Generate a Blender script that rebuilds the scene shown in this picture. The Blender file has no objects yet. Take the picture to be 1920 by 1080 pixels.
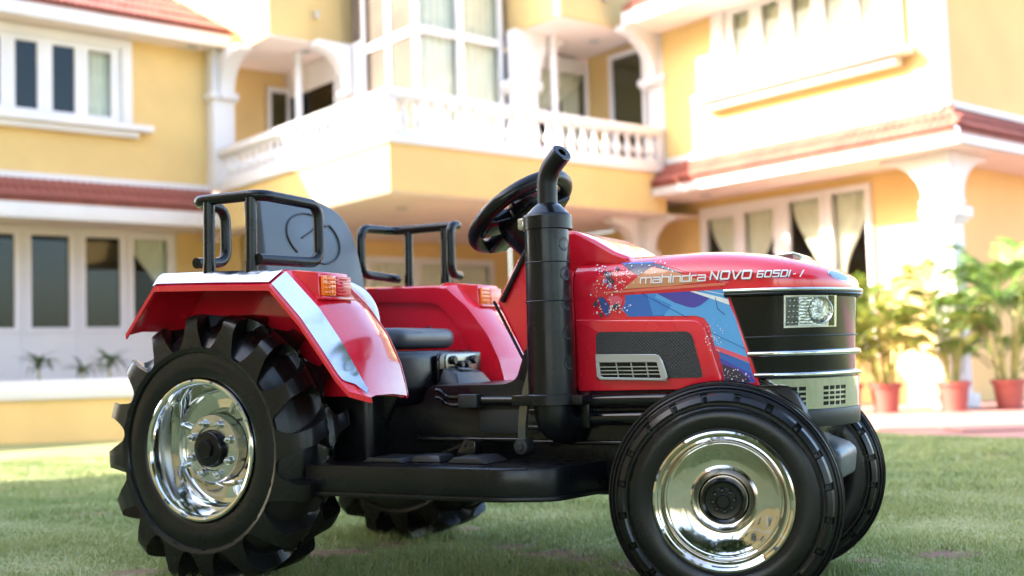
import bpy, bmesh, math, random
import numpy as np
from mathutils import Vector, Matrix
from mathutils.bvhtree import BVHTree
from mathutils.geometry import tessellate_polygon
R = math.radians
S = bpy.context.scene
COL = S.collection

# ------------------------------------------------------------------ camera, sky, sun, exposure
PITCH, ROLL, CAM_H = 0.0604, -0.0326, 0.437
cd = bpy.data.cameras.new('camera'); cam = bpy.data.objects.new('camera', cd); COL.objects.link(cam)
cd.sensor_width = 36.0; cd.lens = 38.84; cd.clip_start = 0.05; cd.clip_end = 500
cp, sp, cr, sr = math.cos(PITCH), math.sin(PITCH), math.cos(ROLL), math.sin(ROLL)
fw = Vector((0, cp, sp)); r0 = Vector((1, 0, 0)); u0 = Vector((0, -sp, cp))
rt = r0*cr + u0*sr; up = -r0*sr + u0*cr
M = Matrix((rt, up, -fw)).transposed().to_4x4(); M.translation = Vector((0, 0, CAM_H))
cam.matrix_world = M
cd.dof.use_dof = True; cd.dof.focus_distance = 1.98; cd.dof.aperture_fstop = 3.0; cd.dof.aperture_blades = 0
S.camera = cam
SUN_EL = R(30); SUN_H = Vector((-0.985, -0.17, 0)).normalized()      # horizontal direction towards the sun
W = bpy.data.worlds.new('World'); S.world = W; W.use_nodes = True
nt = W.node_tree; bg = nt.nodes['Background']
sky = nt.nodes.new('ShaderNodeTexSky'); sky.sky_type = 'NISHITA'; sky.sun_disc = False
sky.sun_elevation = SUN_EL; sky.sun_rotation = math.atan2(SUN_H.x, SUN_H.y); sky.dust_density = 2.5; sky.air_density = 1.0; sky.ozone_density = 1.0
nt.links.new(sky.outputs[0], bg.inputs[0]); bg.inputs[1].default_value = 0.15
sd = bpy.data.lights.new('sun', 'SUN'); sun = bpy.data.objects.new('sun', sd); COL.objects.link(sun)
sd.energy = 3.5; sd.angle = R(0.6); sd.color = (1.0, 0.93, 0.82)
sv = (SUN_H*math.cos(SUN_EL) + Vector((0, 0, math.sin(SUN_EL))))
sun.rotation_euler = sv.to_track_quat('Z', 'Y').to_euler()
S.view_settings.view_transform = 'Standard'; S.view_settings.look = 'None'
S.view_settings.exposure = 2.85; S.view_settings.gamma = 1.0; S.view_settings.use_curve_mapping = False
S.render.engine = 'CYCLES'
S.cycles.max_bounces = 8; S.cycles.transparent_max_bounces = 12; S.cycles.sample_clamp_indirect = 6

# ------------------------------------------------------------------ materials
def mat(name, col, rough=0.5, metal=0.0, coat=0.0, var=0.0, vscale=8.0, bump=0.0, bscale=60.0, spec=0.5, trans=0.0, col2=None, rvar=0.0, coords='Object', sheen=0, bdist=0.002):
    m = bpy.data.materials.new(name); m.use_nodes = True
    n = m.node_tree; p = n.nodes['Principled BSDF']; L = n.links
    p.inputs['Base Color'].default_value = (*col, 1); p.inputs['Roughness'].default_value = rough
    p.inputs['Metallic'].default_value = metal; p.inputs['Coat Weight'].default_value = coat
    p.inputs['Coat Roughness'].default_value = 0.08
    p.inputs['Specular IOR Level'].default_value = spec
    p.inputs['Transmission Weight'].default_value = trans
    tc = n.nodes.new('ShaderNodeTexCoord')
    if var or col2:
        t = n.nodes.new('ShaderNodeTexNoise'); t.inputs['Scale'].default_value = vscale; t.inputs['Detail'].default_value = 5
        L.new(tc.outputs[coords], t.inputs['Vector'])
        rm = n.nodes.new('ShaderNodeMapRange'); rm.inputs[1].default_value = .3; rm.inputs[2].default_value = .7
        L.new(t.outputs['Fac'], rm.inputs[0])
        mx = n.nodes.new('ShaderNodeMix'); mx.data_type = 'RGBA'
        a = tuple(c*(1-var) for c in col); b = col2 or tuple(min(1, c*(1+var)) for c in col)
        mx.inputs[6].default_value = (*(col if col2 else a), 1); mx.inputs[7].default_value = (*b, 1)
        L.new(rm.outputs[0], mx.inputs[0]); L.new(mx.outputs[2], p.inputs['Base Color'])
    if rvar:
        t3 = n.nodes.new('ShaderNodeTexNoise'); t3.inputs['Scale'].default_value = 9; t3.inputs['Detail'].default_value = 6
        L.new(tc.outputs[coords], t3.inputs['Vector'])
        r3 = n.nodes.new('ShaderNodeMapRange'); r3.inputs[1].default_value = .35; r3.inputs[2].default_value = .7
        r3.inputs[3].default_value = max(.02, rough-rvar); r3.inputs[4].default_value = rough+rvar
        L.new(t3.outputs['Fac'], r3.inputs[0]); L.new(r3.outputs[0], p.inputs['Roughness'])
    if bump:
        t2 = n.nodes.new('ShaderNodeTexNoise'); t2.inputs['Scale'].default_value = bscale; t2.inputs['Detail'].default_value = 4
        L.new(tc.outputs[coords], t2.inputs['Vector'])
        b2 = n.nodes.new('ShaderNodeBump'); b2.inputs['Strength'].default_value = bump; b2.inputs['Distance'].default_value = bdist
        L.new(t2.outputs['Fac'], b2.inputs['Height']); L.new(b2.outputs[0], p.inputs['Normal'])
    return m
RED = mat('red_gloss_plastic', (0.70, 0.011, 0.028), 0.24, coat=0.8, var=0.05, vscale=3, bump=0.10, bscale=7, bdist=.005, rvar=.10)
BLK = mat('black_plastic', (0.0045, 0.0045, 0.0055), 0.30, spec=.32, bump=0.10, bscale=40, rvar=0.12)
LEVM = mat('lever_glossy_grey', (0.035, 0.034, 0.032), 0.14, coat=1.0, spec=.8)
BLKG = mat('black_gloss_plastic', (0.004, 0.004, 0.005), 0.16, spec=.4, coat=0.1, bump=0.06, bscale=14, rvar=0.08)
TYRE = mat('tyre_plastic', (0.0055, 0.0055, 0.006), 0.29, spec=.36, vscale=7, bump=0.10, bscale=55, rvar=0.10, col2=(0.0085, 0.008, 0.0075))
GRYP = mat('grey_plastic', (0.050, 0.062, 0.075), 0.42, bump=0.08, bscale=90, rvar=0.06)
DGRY = mat('dark_grey_plastic', (0.016, 0.017, 0.019), 0.42, bump=0.1, bscale=70)
CHR = mat('chrome', (0.70, 0.70, 0.69), 0.06, metal=1.0, bump=0.12, bscale=12, rvar=0.04, bdist=.003)
CHRW = mat('worn_chrome', (0.64, 0.65, 0.66), 0.20, metal=1.0, bump=0.25, bscale=25, rvar=0.09, bdist=.003)
FRIM = mat('smudged_chrome', (0.70, 0.70, 0.69), 0.09, metal=1.0, col2=(0.60, 0.50, 0.43), vscale=11, bump=0.12, bscale=12, rvar=0.06, bdist=.003)
TRIM = mat('chrome_foil', (0.46, 0.50, 0.56), 0.10, metal=1.0, bump=0.45, bscale=3.5, rvar=0.06, bdist=.018)
SIL = mat('silver_paint', (0.50, 0.49, 0.48), 0.32, metal=0.55, bump=0.03)
WHP = mat('white_plastic', (0.78, 0.79, 0.80), 0.3, coat=0.3)
ORL = mat('orange_lens', (0.95, 0.20, 0.008), 0.16, coat=0.8)
RDL = mat('red_lens', (0.75, 0.010, 0.010), 0.16, coat=0.8)
WHITE = mat('white_paint', (0.72, 0.68, 0.68), 0.65, var=0.04, vscale=2.5, bump=0.15, bscale=30)
YEL = mat('yellow_stucco', (0.70, 0.475, 0.195), 0.85, var=0.06, vscale=2.0, bump=0.25, bscale=60)
SOFF = mat('soffit_paint', (0.78, 0.66, 0.60), 0.8, var=0.04, vscale=2)
LILAC = mat('pale_wall_paint', (0.78, 0.72, 0.76), 0.75, var=0.03, vscale=2)
TILE = mat('roof_tile_clay', (0.29, 0.080, 0.055), 0.7, var=0.25, vscale=5, bump=0.2, bscale=50)
PAVE = mat('paving_red', (0.42, 0.20, 0.17), 0.6, var=0.15, vscale=3, bump=0.15, bscale=30)
POTM = mat('terracotta_pot', (0.36, 0.080, 0.060), 0.5, var=0.15, vscale=6)
SOIL = mat('soil', (0.10, 0.055, 0.035), 0.95, var=0.3, vscale=30, bump=0.6, bscale=60, bdist=.01)
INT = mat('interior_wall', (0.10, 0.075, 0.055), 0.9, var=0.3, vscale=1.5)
CURT = mat('curtain_cloth', (0.80, 0.77, 0.66), 0.9, var=0.05)
STEMM = mat('palm_stem', (0.32, 0.30, 0.07), 0.6, var=0.3, vscale=10)
def leafmat(name, c, c2, tr=0.35):
    m = mat(name, c, 0.5, col2=c2, vscale=5); n = m.node_tree; p = n.nodes['Principled BSDF']; o = n.nodes['Material Output']
    t = n.nodes.new('ShaderNodeBsdfTranslucent'); mx = n.nodes.new('ShaderNodeMixShader'); mx.inputs[0].default_value = tr
    if p.inputs['Base Color'].links: n.links.new(p.inputs['Base Color'].links[0].from_socket, t.inputs[0])
    n.links.new(p.outputs[0], mx.inputs[1]); n.links.new(t.outputs[0], mx.inputs[2]); n.links.new(mx.outputs[0], o.inputs[0])
    return m
PALM = leafmat('palm_leaf', (0.12, 0.21, 0.035), (0.44, 0.40, 0.07), .45)
PALMG = leafmat('palm_leaf_green', (0.08, 0.17, 0.03), (0.24, 0.33, 0.06), .4)
DLEAF = leafmat('dark_leaf', (0.06, 0.10, 0.05), (0.10, 0.15, 0.06), .2)
def glass(name, tint, fac=0.25, ior=1.45):
    m = bpy.data.materials.new(name); m.use_nodes = True; n = m.node_tree; n.nodes.clear(); L = n.links
    o = n.nodes.new('ShaderNodeOutputMaterial'); t = n.nodes.new('ShaderNodeBsdfTransparent'); t.inputs[0].default_value = (*tint, 1)
    g = n.nodes.new('ShaderNodeBsdfGlossy'); g.inputs['Roughness'].default_value = 0.02; g.inputs[0].default_value = (.9, .93, .95, 1)
    f = n.nodes.new('ShaderNodeFresnel'); f.inputs[0].default_value = ior
    a = n.nodes.new('ShaderNodeMath'); a.operation = 'ADD'; a.use_clamp = True; a.inputs[1].default_value = fac
    mx = n.nodes.new('ShaderNodeMixShader'); L.new(f.outputs[0], a.inputs[0]); L.new(a.outputs[0], mx.inputs[0])
    L.new(t.outputs[0], mx.inputs[1]); L.new(g.outputs[0], mx.inputs[2]); L.new(mx.outputs[0], o.inputs[0]); return m
GLS = glass('window_glass', (.94, .95, .93), 0.0, 1.18)
GLSD = glass('window_glass_tinted', (.55, .58, .56), 0.0, 1.33)
LENS = glass('lamp_lens', (.96, .97, .98), 0.03)
# black cooling mesh: hexagonal print relief
MESHP = mat('black_mesh_panel', (0.030, 0.029, 0.030), 0.5)
_n = MESHP.node_tree; _v = _n.nodes.new('ShaderNodeTexVoronoi'); _v.inputs['Scale'].default_value = 230; _v.inputs['Randomness'].default_value = 0.0
_t = _n.nodes.new('ShaderNodeTexCoord'); _b = _n.nodes.new('ShaderNodeBump'); _b.inputs['Strength'].default_value = .8; _b.inputs['Distance'].default_value = .002
_mp = _n.nodes.new('ShaderNodeMapping'); _mp.inputs['Rotation'].default_value = (0, R(45), 0)
_n.links.new(_t.outputs['Object'], _mp.inputs[0]); _n.links.new(_mp.outputs[0], _v.inputs['Vector']); _n.links.new(_v.outputs['Distance'], _b.inputs['Height']); _n.links.new(_b.outputs[0], _n.nodes['Principled BSDF'].inputs['Normal'])
def flat(name, c, rough=0.25, coat=0.5): return mat(name, c, rough, coat=coat)

# ------------------------------------------------------------------ mesh helpers
class MB:
    def __init__(s): s.v = []; s.f = []
    def add(s, vs, fs):
        k = len(s.v); s.v += [tuple(p) for p in vs]; s.f += [tuple(i+k for i in f) for f in fs]; return s
    def box(s, x0, x1, y0, y1, z0, z1):
        return s.add([(x, y, z) for x in (x0, x1) for y in (y0, y1) for z in (z0, z1)],
                     [(0, 1, 3, 2), (4, 6, 7, 5), (0, 4, 5, 1), (2, 3, 7, 6), (0, 2, 6, 4), (1, 5, 7, 3)])
    def prism(s, poly, d0, d1, axis='y'):     # poly of (u,w): axis y -> (x,z); axis x -> (y,z); axis z -> (x,y)
        def P(u, w, d): return (u, d, w) if axis == 'y' else ((d, u, w) if axis == 'x' else (u, w, d))
        n = len(poly); vs = [P(u, w, d0) for u, w in poly]+[P(u, w, d1) for u, w in poly]
        return s.add(vs, [tuple(range(n)), tuple(range(2*n-1, n-1, -1))]+[(i, (i+1) % n, n+(i+1) % n, n+i) for i in range(n)])
    def tube(s, path, r, seg=12, closed=False, cap=True, sx=1.0):
        pts = [Vector(p) for p in path]; n = len(pts); rings = []
        rr = r if isinstance(r, (list, tuple)) else [r]*n
        up = None
        for i, p in enumerate(pts):
            if closed: t = (pts[(i+1) % n]-pts[i-1])
            else: t = pts[min(i+1, n-1)]-pts[max(i-1, 0)]
            t.normalize()
            if up is None:
                up = Vector((0, 0, 1)) if abs(t.z) < .9 else Vector((1, 0, 0))
            a = (up-t*up.dot(t)).normalized(); b = t.cross(a); up = a
            rings.append([p+(a*math.cos(q)*sx+b*math.sin(q))*rr[i] for q in [2*math.pi*k/seg for k in range(seg)]])
        vs = [v for g in rings for v in g]; fs = []
        m = n if closed else n-1
        for i in range(m):
            for k in range(seg):
                j = (i+1) % n; fs.append((i*seg+k, i*seg+(k+1) % seg, j*seg+(k+1) % seg, j*seg+k))
        if cap and not closed: fs += [tuple(range(seg)), tuple((n-1)*seg+k for k in range(seg-1, -1, -1))]
        return s.add(vs, fs)
    def lathe(s, prof, seg=48, axis='z', c=(0, 0, 0), closed=False):   # prof: (radius, height)
        n = len(prof); vs = []
        for k in range(seg):
            q = 2*math.pi*k/seg; C, Sn = math.cos(q), math.sin(q)
            for r, h in prof:
                if axis == 'z': vs.append((c[0]+r*C, c[1]+r*Sn, c[2]+h))
                elif axis == 'y': vs.append((c[0]+r*C, c[1]+h, c[2]+r*Sn))
                else: vs.append((c[0]+h, c[1]+r*C, c[2]+r*Sn))
        fs = []
        m = n if closed else n-1
        for k in range(seg):
            k2 = (k+1) % seg
            for i in range(m):
                j = (i+1) % n; fs.append((k*n+i, k*n+j, k2*n+j, k2*n+i))
        return s.add(vs, fs)
    def grid(s, rows, flip=False, wrap=False):     # rows: list of equal-length point lists
        n = len(rows[0]); vs = [p for r in rows for p in r]; fs = []
        for i in range(len(rows)-1):
            for j in range(n if wrap else n-1):
                j2 = (j+1) % n; fs.append((i*n+j, i*n+j2, (i+1)*n+j2, (i+1)*n+j))
        return s.add(vs, fs)
    def xf(s, m): s.v = [tuple(m @ Vector(p)) for p in s.v]; return s
    def mesh(s, name, m, smooth=40, bevel=0, bseg=2, weld=True, solid=0, off=(0, 0, 0), recalc=True):
        me = bpy.data.meshes.new(name)
        o = Vector(off)
        me.from_pydata([tuple(Vector(p)-o) for p in s.v], [], s.f)
        bm = bmesh.new(); bm.from_mesh(me)
        if weld: bmesh.ops.remove_doubles(bm, verts=bm.verts, dist=1e-6)
        if recalc: bmesh.ops.recalc_face_normals(bm, faces=bm.faces)
        if solid: bmesh.ops.solidify(bm, geom=bm.faces[:], thickness=solid); bmesh.ops.recalc_face_normals(bm, faces=bm.faces)
        if bevel:
            es = [e for e in bm.edges if len(e.link_faces) == 2 and e.calc_face_angle(0) > R(28)]
            bmesh.ops.bevel(bm, geom=es, offset=bevel, segments=bseg, profile=.5, affect='EDGES', clamp_overlap=True)
        bm.to_mesh(me); bm.free()
        me.materials.append(m)
        if smooth:
            me.polygons.foreach_set('use_smooth', [True]*len(me.polygons))
            me.set_sharp_from_angle(angle=R(smooth))
        me.update(); return me
    def build(s, name, m, parent=None, loc=None, **k):
        me = s.mesh(name, m, **k); ob = bpy.data.objects.new(name, me); COL.objects.link(ob)
        if parent is not None: ob.parent = parent
        if loc is not None: ob.location = loc
        return ob
def link(name, me, parent=None, loc=(0, 0, 0), rot=(0, 0, 0), scale=(1, 1, 1)):
    ob = bpy.data.objects.new(name, me); COL.objects.link(ob); ob.parent = parent; ob.location = loc; ob.rotation_euler = rot; ob.scale = scale; return ob
def empty(name, loc=(0, 0, 0), rz=0, parent=None):
    o = bpy.data.objects.new(name, None); COL.objects.link(o); o.location = loc; o.rotation_euler = (0, 0, rz); o.parent = parent; o.empty_display_size = .1; return o
def tag(o, label=None, cat=None, group=None, kind=None):
    if label: o['label'] = label
    if cat: o['category'] = cat
    if group: o['group'] = group
    if kind: o['kind'] = kind
    return o
def rounded(path, rad, n=5):        # round the corners of a 3D polyline
    P = [Vector(p) for p in path]; out = [P[0]]
    for i in range(1, len(P)-1):
        a, b, c = P[i-1], P[i], P[i+1]; d1 = (a-b); d2 = (c-b); r = min(rad, d1.length*.49, d2.length*.49)
        p0 = b+d1.normalized()*r; p2 = b+d2.normalized()*r
        for k in range(n+1):
            t = k/n; out.append(p0*(1-t)**2+b*2*t*(1-t)+p2*t*t)
    out.append(P[-1]); return out
def rpoly(poly, rad, n=4):          # round the corners of a closed 2D polygon
    P = [Vector((p[0], p[1])) for p in poly]; out = []; N = len(P)
    rads = rad if isinstance(rad, (list, tuple)) else [rad]*N
    for i in range(N):
        a, b, c = P[i-1], P[i], P[(i+1) % N]; d1 = a-b; d2 = c-b; r = min(rads[i], d1.length*.49, d2.length*.49)
        if r < 1e-5: out.append((b.x, b.y)); continue
        p0 = b+d1.normalized()*r; p2 = b+d2.normalized()*r
        for k in range(n+1):
            t = k/n; q = p0*(1-t)**2+b*2*t*(1-t)+p2*t*t; out.append((q.x, q.y))
    return out

# ------------------------------------------------------------------ ground
def smst(t): t = max(0., min(1., t)); return t*t*(3-2*t)
def gz(x, y): return -(0.2-0.055*smst((x+1)/3))*smst((y-3.0)/3.6)
PATCH = [(-.43, 2.545, .13), (-.30, 2.64, .07), (-.02, 2.55, .09), (.07, 2.44, .12), (-.14, 2.83, .08), (.70, 2.255, .05), (.87, 2.29, .10), (.12, 2.37, .09), (.24, 2.27, .14), (-.80, 2.38, .10), (-.25, 1.93, .2), (-1.9, 4.6, .22), (-2.7, 5.8, .3), (1.45, 6.0, .3), (.62, 2.42, .05), (2.1, 5.0, .2), (.95, 3.1, .12), (-1.3, 3.4, .15)]
GRASSG = mat('lawn_soil_and_turf', (0.050, 0.075, 0.022), 0.95, bump=0.8, bscale=45, bdist=.012)
def lawn_nodes(m, base, alt, soil=True, straw=0):
    n = m.node_tree; L = n.links; p = n.nodes['Principled BSDF']
    g = n.nodes.new('ShaderNodeNewGeometry')
    t = n.nodes.new('ShaderNodeTexNoise'); t.inputs['Scale'].default_value = 1.3; t.inputs['Detail'].default_value = 8; t.inputs['Roughness'].default_value = .7
    L.new(g.outputs['Position'], t.inputs['Vector'])
    r = n.nodes.new('ShaderNodeMapRange'); r.inputs[1].default_value = .36; r.inputs[2].default_value = .64; L.new(t.outputs['Fac'], r.inputs[0])
    mx = n.nodes.new('ShaderNodeMix'); mx.data_type = 'RGBA'; mx.inputs[6].default_value = (*base, 1); mx.inputs[7].default_value = (*alt, 1); L.new(r.outputs[0], mx.inputs[0])
    out = mx.outputs[2]
    if straw:
        f1 = n.nodes.new('ShaderNodeTexNoise'); f1.inputs['Scale'].default_value = 55; f1.inputs['Detail'].default_value = 3; L.new(g.outputs['Position'], f1.inputs['Vector'])
        f2 = n.nodes.new('ShaderNodeMapRange'); f2.inputs[1].default_value = .48; f2.inputs[2].default_value = .68; f2.inputs[4].default_value = straw; L.new(f1.outputs['Fac'], f2.inputs[0])
        m3 = n.nodes.new('ShaderNodeMix'); m3.data_type = 'RGBA'; m3.inputs[7].default_value = (0.42, 0.33, 0.18, 1); L.new(out, m3.inputs[6]); L.new(f2.outputs[0], m3.inputs[0]); out = m3.outputs[2]
    if soil:
        acc = None
        tn = n.nodes.new('ShaderNodeTexNoise'); tn.inputs['Scale'].default_value = 26; tn.inputs['Detail'].default_value = 6; L.new(g.outputs['Position'], tn.inputs['Vector'])
        tf = n.nodes.new('ShaderNodeMath'); tf.operation = 'MULTIPLY_ADD'; tf.inputs[1].default_value = 2.6; tf.inputs[2].default_value = -1.3; L.new(tn.outputs['Fac'], tf.inputs[0])
        for x, y, rad in PATCH:
            d = n.nodes.new('ShaderNodeVectorMath'); d.operation = 'SUBTRACT'; d.inputs[1].default_value = (x, y, gz(x, y)); L.new(g.outputs['Position'], d.inputs[0])
            sc = n.nodes.new('ShaderNodeVectorMath'); sc.operation = 'MULTIPLY'; sc.inputs[1].default_value = (1/rad, 1.7/rad, .5/rad); L.new(d.outputs[0], sc.inputs[0])
            ln = n.nodes.new('ShaderNodeVectorMath'); ln.operation = 'LENGTH'; L.new(sc.outputs[0], ln.inputs[0])
            if acc is None: acc = ln.outputs['Value']
            else:
                mn = n.nodes.new('ShaderNodeMath'); mn.operation = 'MINIMUM'; L.new(acc, mn.inputs[0]); L.new(ln.outputs['Value'], mn.inputs[1]); acc = mn.outputs[0]
        ad = n.nodes.new('ShaderNodeMath'); ad.operation = 'ADD'; L.new(acc, ad.inputs[0]); L.new(tf.outputs[0], ad.inputs[1])
        rr = n.nodes.new('ShaderNodeMapRange'); rr.inputs[1].default_value = .5; rr.inputs[2].default_value = 1.0; L.new(ad.outputs[0], rr.inputs[0])
        m2 = n.nodes.new('ShaderNodeMix'); m2.data_type = 'RGBA'; m2.inputs[6].default_value = (0.19, 0.105, 0.070, 1); L.new(out, m2.inputs[7]); L.new(rr.outputs[0], m2.inputs[0]); out = m2.outputs[2]
    L.new(out, p.inputs['Base Color'])
lawn_nodes(GRASSG, (0.150, 0.195, 0.060), (0.250, 0.260, 0.105), straw=.5)
xs = sorted(set([-200, -80, -30, -15]+[round(-10+.25*i, 3) for i in range(81)]+[15, 30, 80, 200]))
ys = sorted(set([-200, -80, -30, -12, -6, -3]+[round(.2*i, 3) for i in range(70)]+[16, 25, 50, 120, 300]))
MB().grid([[(x, y, gz(x, y)) for x in xs] for y in ys]).build('lawn', GRASSG, weld=False)
tag(bpy.data.objects['lawn'], kind='structure')
# grass blades
rng = np.random.default_rng(7)
GRASSB = leafmat('grass_blade', (0.075, 0.11, 0.035), (0.15, 0.175, 0.065), .35); 
def blades():
    allv = []
    for y0, y1, dens, h, w in ((1.45, 2.3, 52000, .0125, .0030), (2.3, 3.2, 30000, .014, .0034), (3.2, 4.6, 10000, .018, .0055), (4.6, 8.0, 3000, .022, .010)):
        area = (y1**2-y0**2)*.52; N = int(area*dens)
        Y = np.sqrt(rng.uniform(y0**2, y1**2, N)); X = rng.uniform(-.52, .52, N)*Y
        # keep off the paving
        keep = ~((X > .9) & (Y > 7.16-(X-2.35)*1.17-.02))
        dmin = np.full(N, 9.)
        for px, py, pr in PATCH: dmin = np.minimum(dmin, np.hypot((X-px)/pr, 1.7*(Y-py)/pr))
        keep &= rng.uniform(0, 1, N) < np.clip((dmin-.35)/.55, .04, 1)
        cl = (np.sin(X*9.1+np.cos(Y*7.3)*2)+np.sin(Y*11.7+X*5.1))*.25+.75
        X, Y, cl = X[keep], Y[keep], cl[keep]; N = len(X)
        t = np.clip((Y-3.0)/3.6, 0, 1); tx = np.clip((X+1)/3, 0, 1); Z = -(.2-.055*tx*tx*(3-2*tx))*t*t*(3-2*t)
        a = rng.uniform(0, 2*np.pi, N); hh = h*rng.uniform(.45, 1.25, N)*cl; lean = rng.uniform(.1, 1.7, N)*hh; la = rng.uniform(0, 2*np.pi, N); ww = w*rng.uniform(.6, 1.3, N)
        V = np.empty((N, 3, 3))
        V[:, 0] = np.stack([X-np.cos(a)*ww/2, Y-np.sin(a)*ww/2, Z-.002], 1); V[:, 1] = np.stack([X+np.cos(a)*ww/2, Y+np.sin(a)*ww/2, Z-.002], 1)
        V[:, 2] = np.stack([X+np.cos(la)*lean, Y+np.sin(la)*lean, Z+hh], 1); allv.append(V)
    for (lx, ly, rx, ry, N) in ((0, -.29, .13, .09, 2600), (0, .29, .12, .09, 1600), (1.01, -.19, .10, .07, 2200), (1.01, .19, .10, .07, 1400), (.5, 0, .7, .5, 9000)):
        a = rng.uniform(0, 2*np.pi, N); r = np.sqrt(rng.uniform(0, 1, N)); qx = lx+np.cos(a)*r*rx*1.5; qy = ly+np.sin(a)*r*ry*1.6
        c, s_ = math.cos(.4943), math.sin(.4943); X = -.455+qx*c+qy*s_; Y = 2.5069-qx*s_+qy*c
        keep = np.ones(N, bool)
        for px, py, pr in PATCH: keep &= (np.hypot((X-px)/pr, 1.7*(Y-py)/pr) > .7) | (rng.uniform(0, 1, N) < .1)
        X, Y = X[keep], Y[keep]; N = len(X); Z = np.zeros(N)
        a = rng.uniform(0, 2*np.pi, N); hh = rng.uniform(.010, .030, N); la = rng.uniform(0, 2*np.pi, N); lean = rng.uniform(.1, .9, N)*hh; ww = rng.uniform(.0018, .003, N)
        V = np.empty((N, 3, 3)); V[:, 0] = np.stack([X-np.cos(a)*ww/2, Y-np.sin(a)*ww/2, Z-.002], 1); V[:, 1] = np.stack([X+np.cos(a)*ww/2, Y+np.sin(a)*ww/2, Z-.002], 1)
        V[:, 2] = np.stack([X+np.cos(la)*lean, Y+np.sin(la)*lean, Z+hh], 1); allv.append(V)
    V = np.concatenate(allv).reshape(-1, 3); n = len(V)//3
    me = bpy.data.meshes.new('grass_blades'); me.vertices.add(len(V)); me.vertices.foreach_set('co', V.ravel().astype(np.float32))
    me.loops.add(len(V)); me.loops.foreach_set('vertex_index', np.arange(len(V), dtype=np.int32)); me.polygons.add(n)
    me.polygons.foreach_set('loop_start', np.arange(0, len(V), 3, dtype=np.int32)); me.update(calc_edges=True); me.validate()
    me.materials.append(GRASSB); o = bpy.data.objects.new('grass_blades', me); COL.objects.link(o); tag(o, 'short green lawn grass with thin reddish bare patches', 'grass', kind='stuff')
blades()
lawn_nodes(GRASSB, (0.245, 0.345, 0.105), (0.470, 0.500, 0.190), soil=False, straw=.38)
# ------------------------------------------------------------------ the house (local axes: a = right and away, b = left and away, z up)
YAW = 0.6912
OFF = Vector((7.0, 9.0, -0.2))
Rz = Matrix.Rotation(YAW, 4, 'Z')
house = empty('house', tuple(Rz @ Vector((OFF.x, OFF.y, 0)) + Vector((0, 0, OFF.z))), YAW)
tag(house, 'large yellow and white two-storey villa with balustraded balcony and red tile eaves behind the tractor', 'house')
def hb(mb, name, m, parent=None, **k):
    o = mb.build(name, m, parent or house, off=OFF, **k); return o
def A(mb, a0, a1, b0, b1, z0, z1): return mb.box(a0, a1, b0, b1, z0, z1)
def holed(mb, kind, u0, u1, z0, z1, holes, p0, p1):
    """wall or frame plate with rectangular openings; kind 'A' faces -b (u = a), 'B' faces -a (u = b); p0 is its front"""
    def P(u, p, z): return (u, p, z) if kind == 'A' else (p, u, z)
    us = sorted(set([u0, u1]+[h[0] for h in holes]+[h[1] for h in holes])); zs = sorted(set([z0, z1]+[h[2] for h in holes]+[h[3] for h in holes]))
    us = [u for u in us if u0 <= u <= u1]; zs = [z for z in zs if z0 <= z <= z1]
    def solid(i, j):
        if i < 0 or j < 0 or i >= len(us)-1 or j >= len(zs)-1: return False
        cu, cz = (us[i]+us[i+1])/2, (zs[j]+zs[j+1])/2
        return not any(h[0] < cu < h[1] and h[2] < cz < h[3] for h in holes)
    for i in range(len(us)-1):
        for j in range(len(zs)-1):
            if not solid(i, j): continue
            a, b, c, d = us[i], us[i+1], zs[j], zs[j+1]
            for p in (p0, p1): mb.add([P(a, p, c), P(b, p, c), P(b, p, d), P(a, p, d)], [(0, 1, 2, 3)])
            if not solid(i-1, j): mb.add([P(a, p0, c), P(a, p1, c), P(a, p1, d), P(a, p0, d)], [(0, 1, 2, 3)])
            if not solid(i+1, j): mb.add([P(b, p0, c), P(b, p1, c), P(b, p1, d), P(b, p0, d)], [(0, 1, 2, 3)])
            if not solid(i, j-1): mb.add([P(a, p0, c), P(a, p1, c), P(b, p1, c), P(b, p0, c)], [(0, 1, 2, 3)])
            if not solid(i, j+1): mb.add([P(a, p0, d), P(a, p1, d), P(b, p1, d), P(b, p0, d)], [(0, 1, 2, 3)])
    return mb
def KB(kind, u0, u1, p0, p1, z0, z1, mb=None):
    mb = mb or MB()
    return mb.box(u0, u1, p0, p1, z0, z1) if kind == 'A' else mb.box(p0, p1, u0, u1, z0, z1)
def curtain(kind, u0, u1, z0, z1, p, style, parent):
    rows = []; nz = 14; nu = 22; w = u1-u0
    for i in range(nz+1):
        t = i/nz; z = z1-(z1-z0)*t
        if style == 'full': l, r = 0., 1.
        elif style == 'left':  l, r = 0., 1-.80*smst(t/.62)*(1 if t < .62 else 1)
        elif style == 'right': l, r = .80*smst(t/.62), 1.
        else: l, r = 0., .35
        row = []
        for j in range(nu+1):
            s = j/nu; u = u0+w*(l+(r-l)*s); d = .018*math.sin(s*34+t*1.5)+.006*math.sin(s*11)
            row.append((u, p+d, z) if kind == 'A' else (p+d, u, z))
        rows.append(row)
    return hb(MB().grid(rows), 'curtain', CURT, parent, smooth=80, weld=False)
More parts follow.
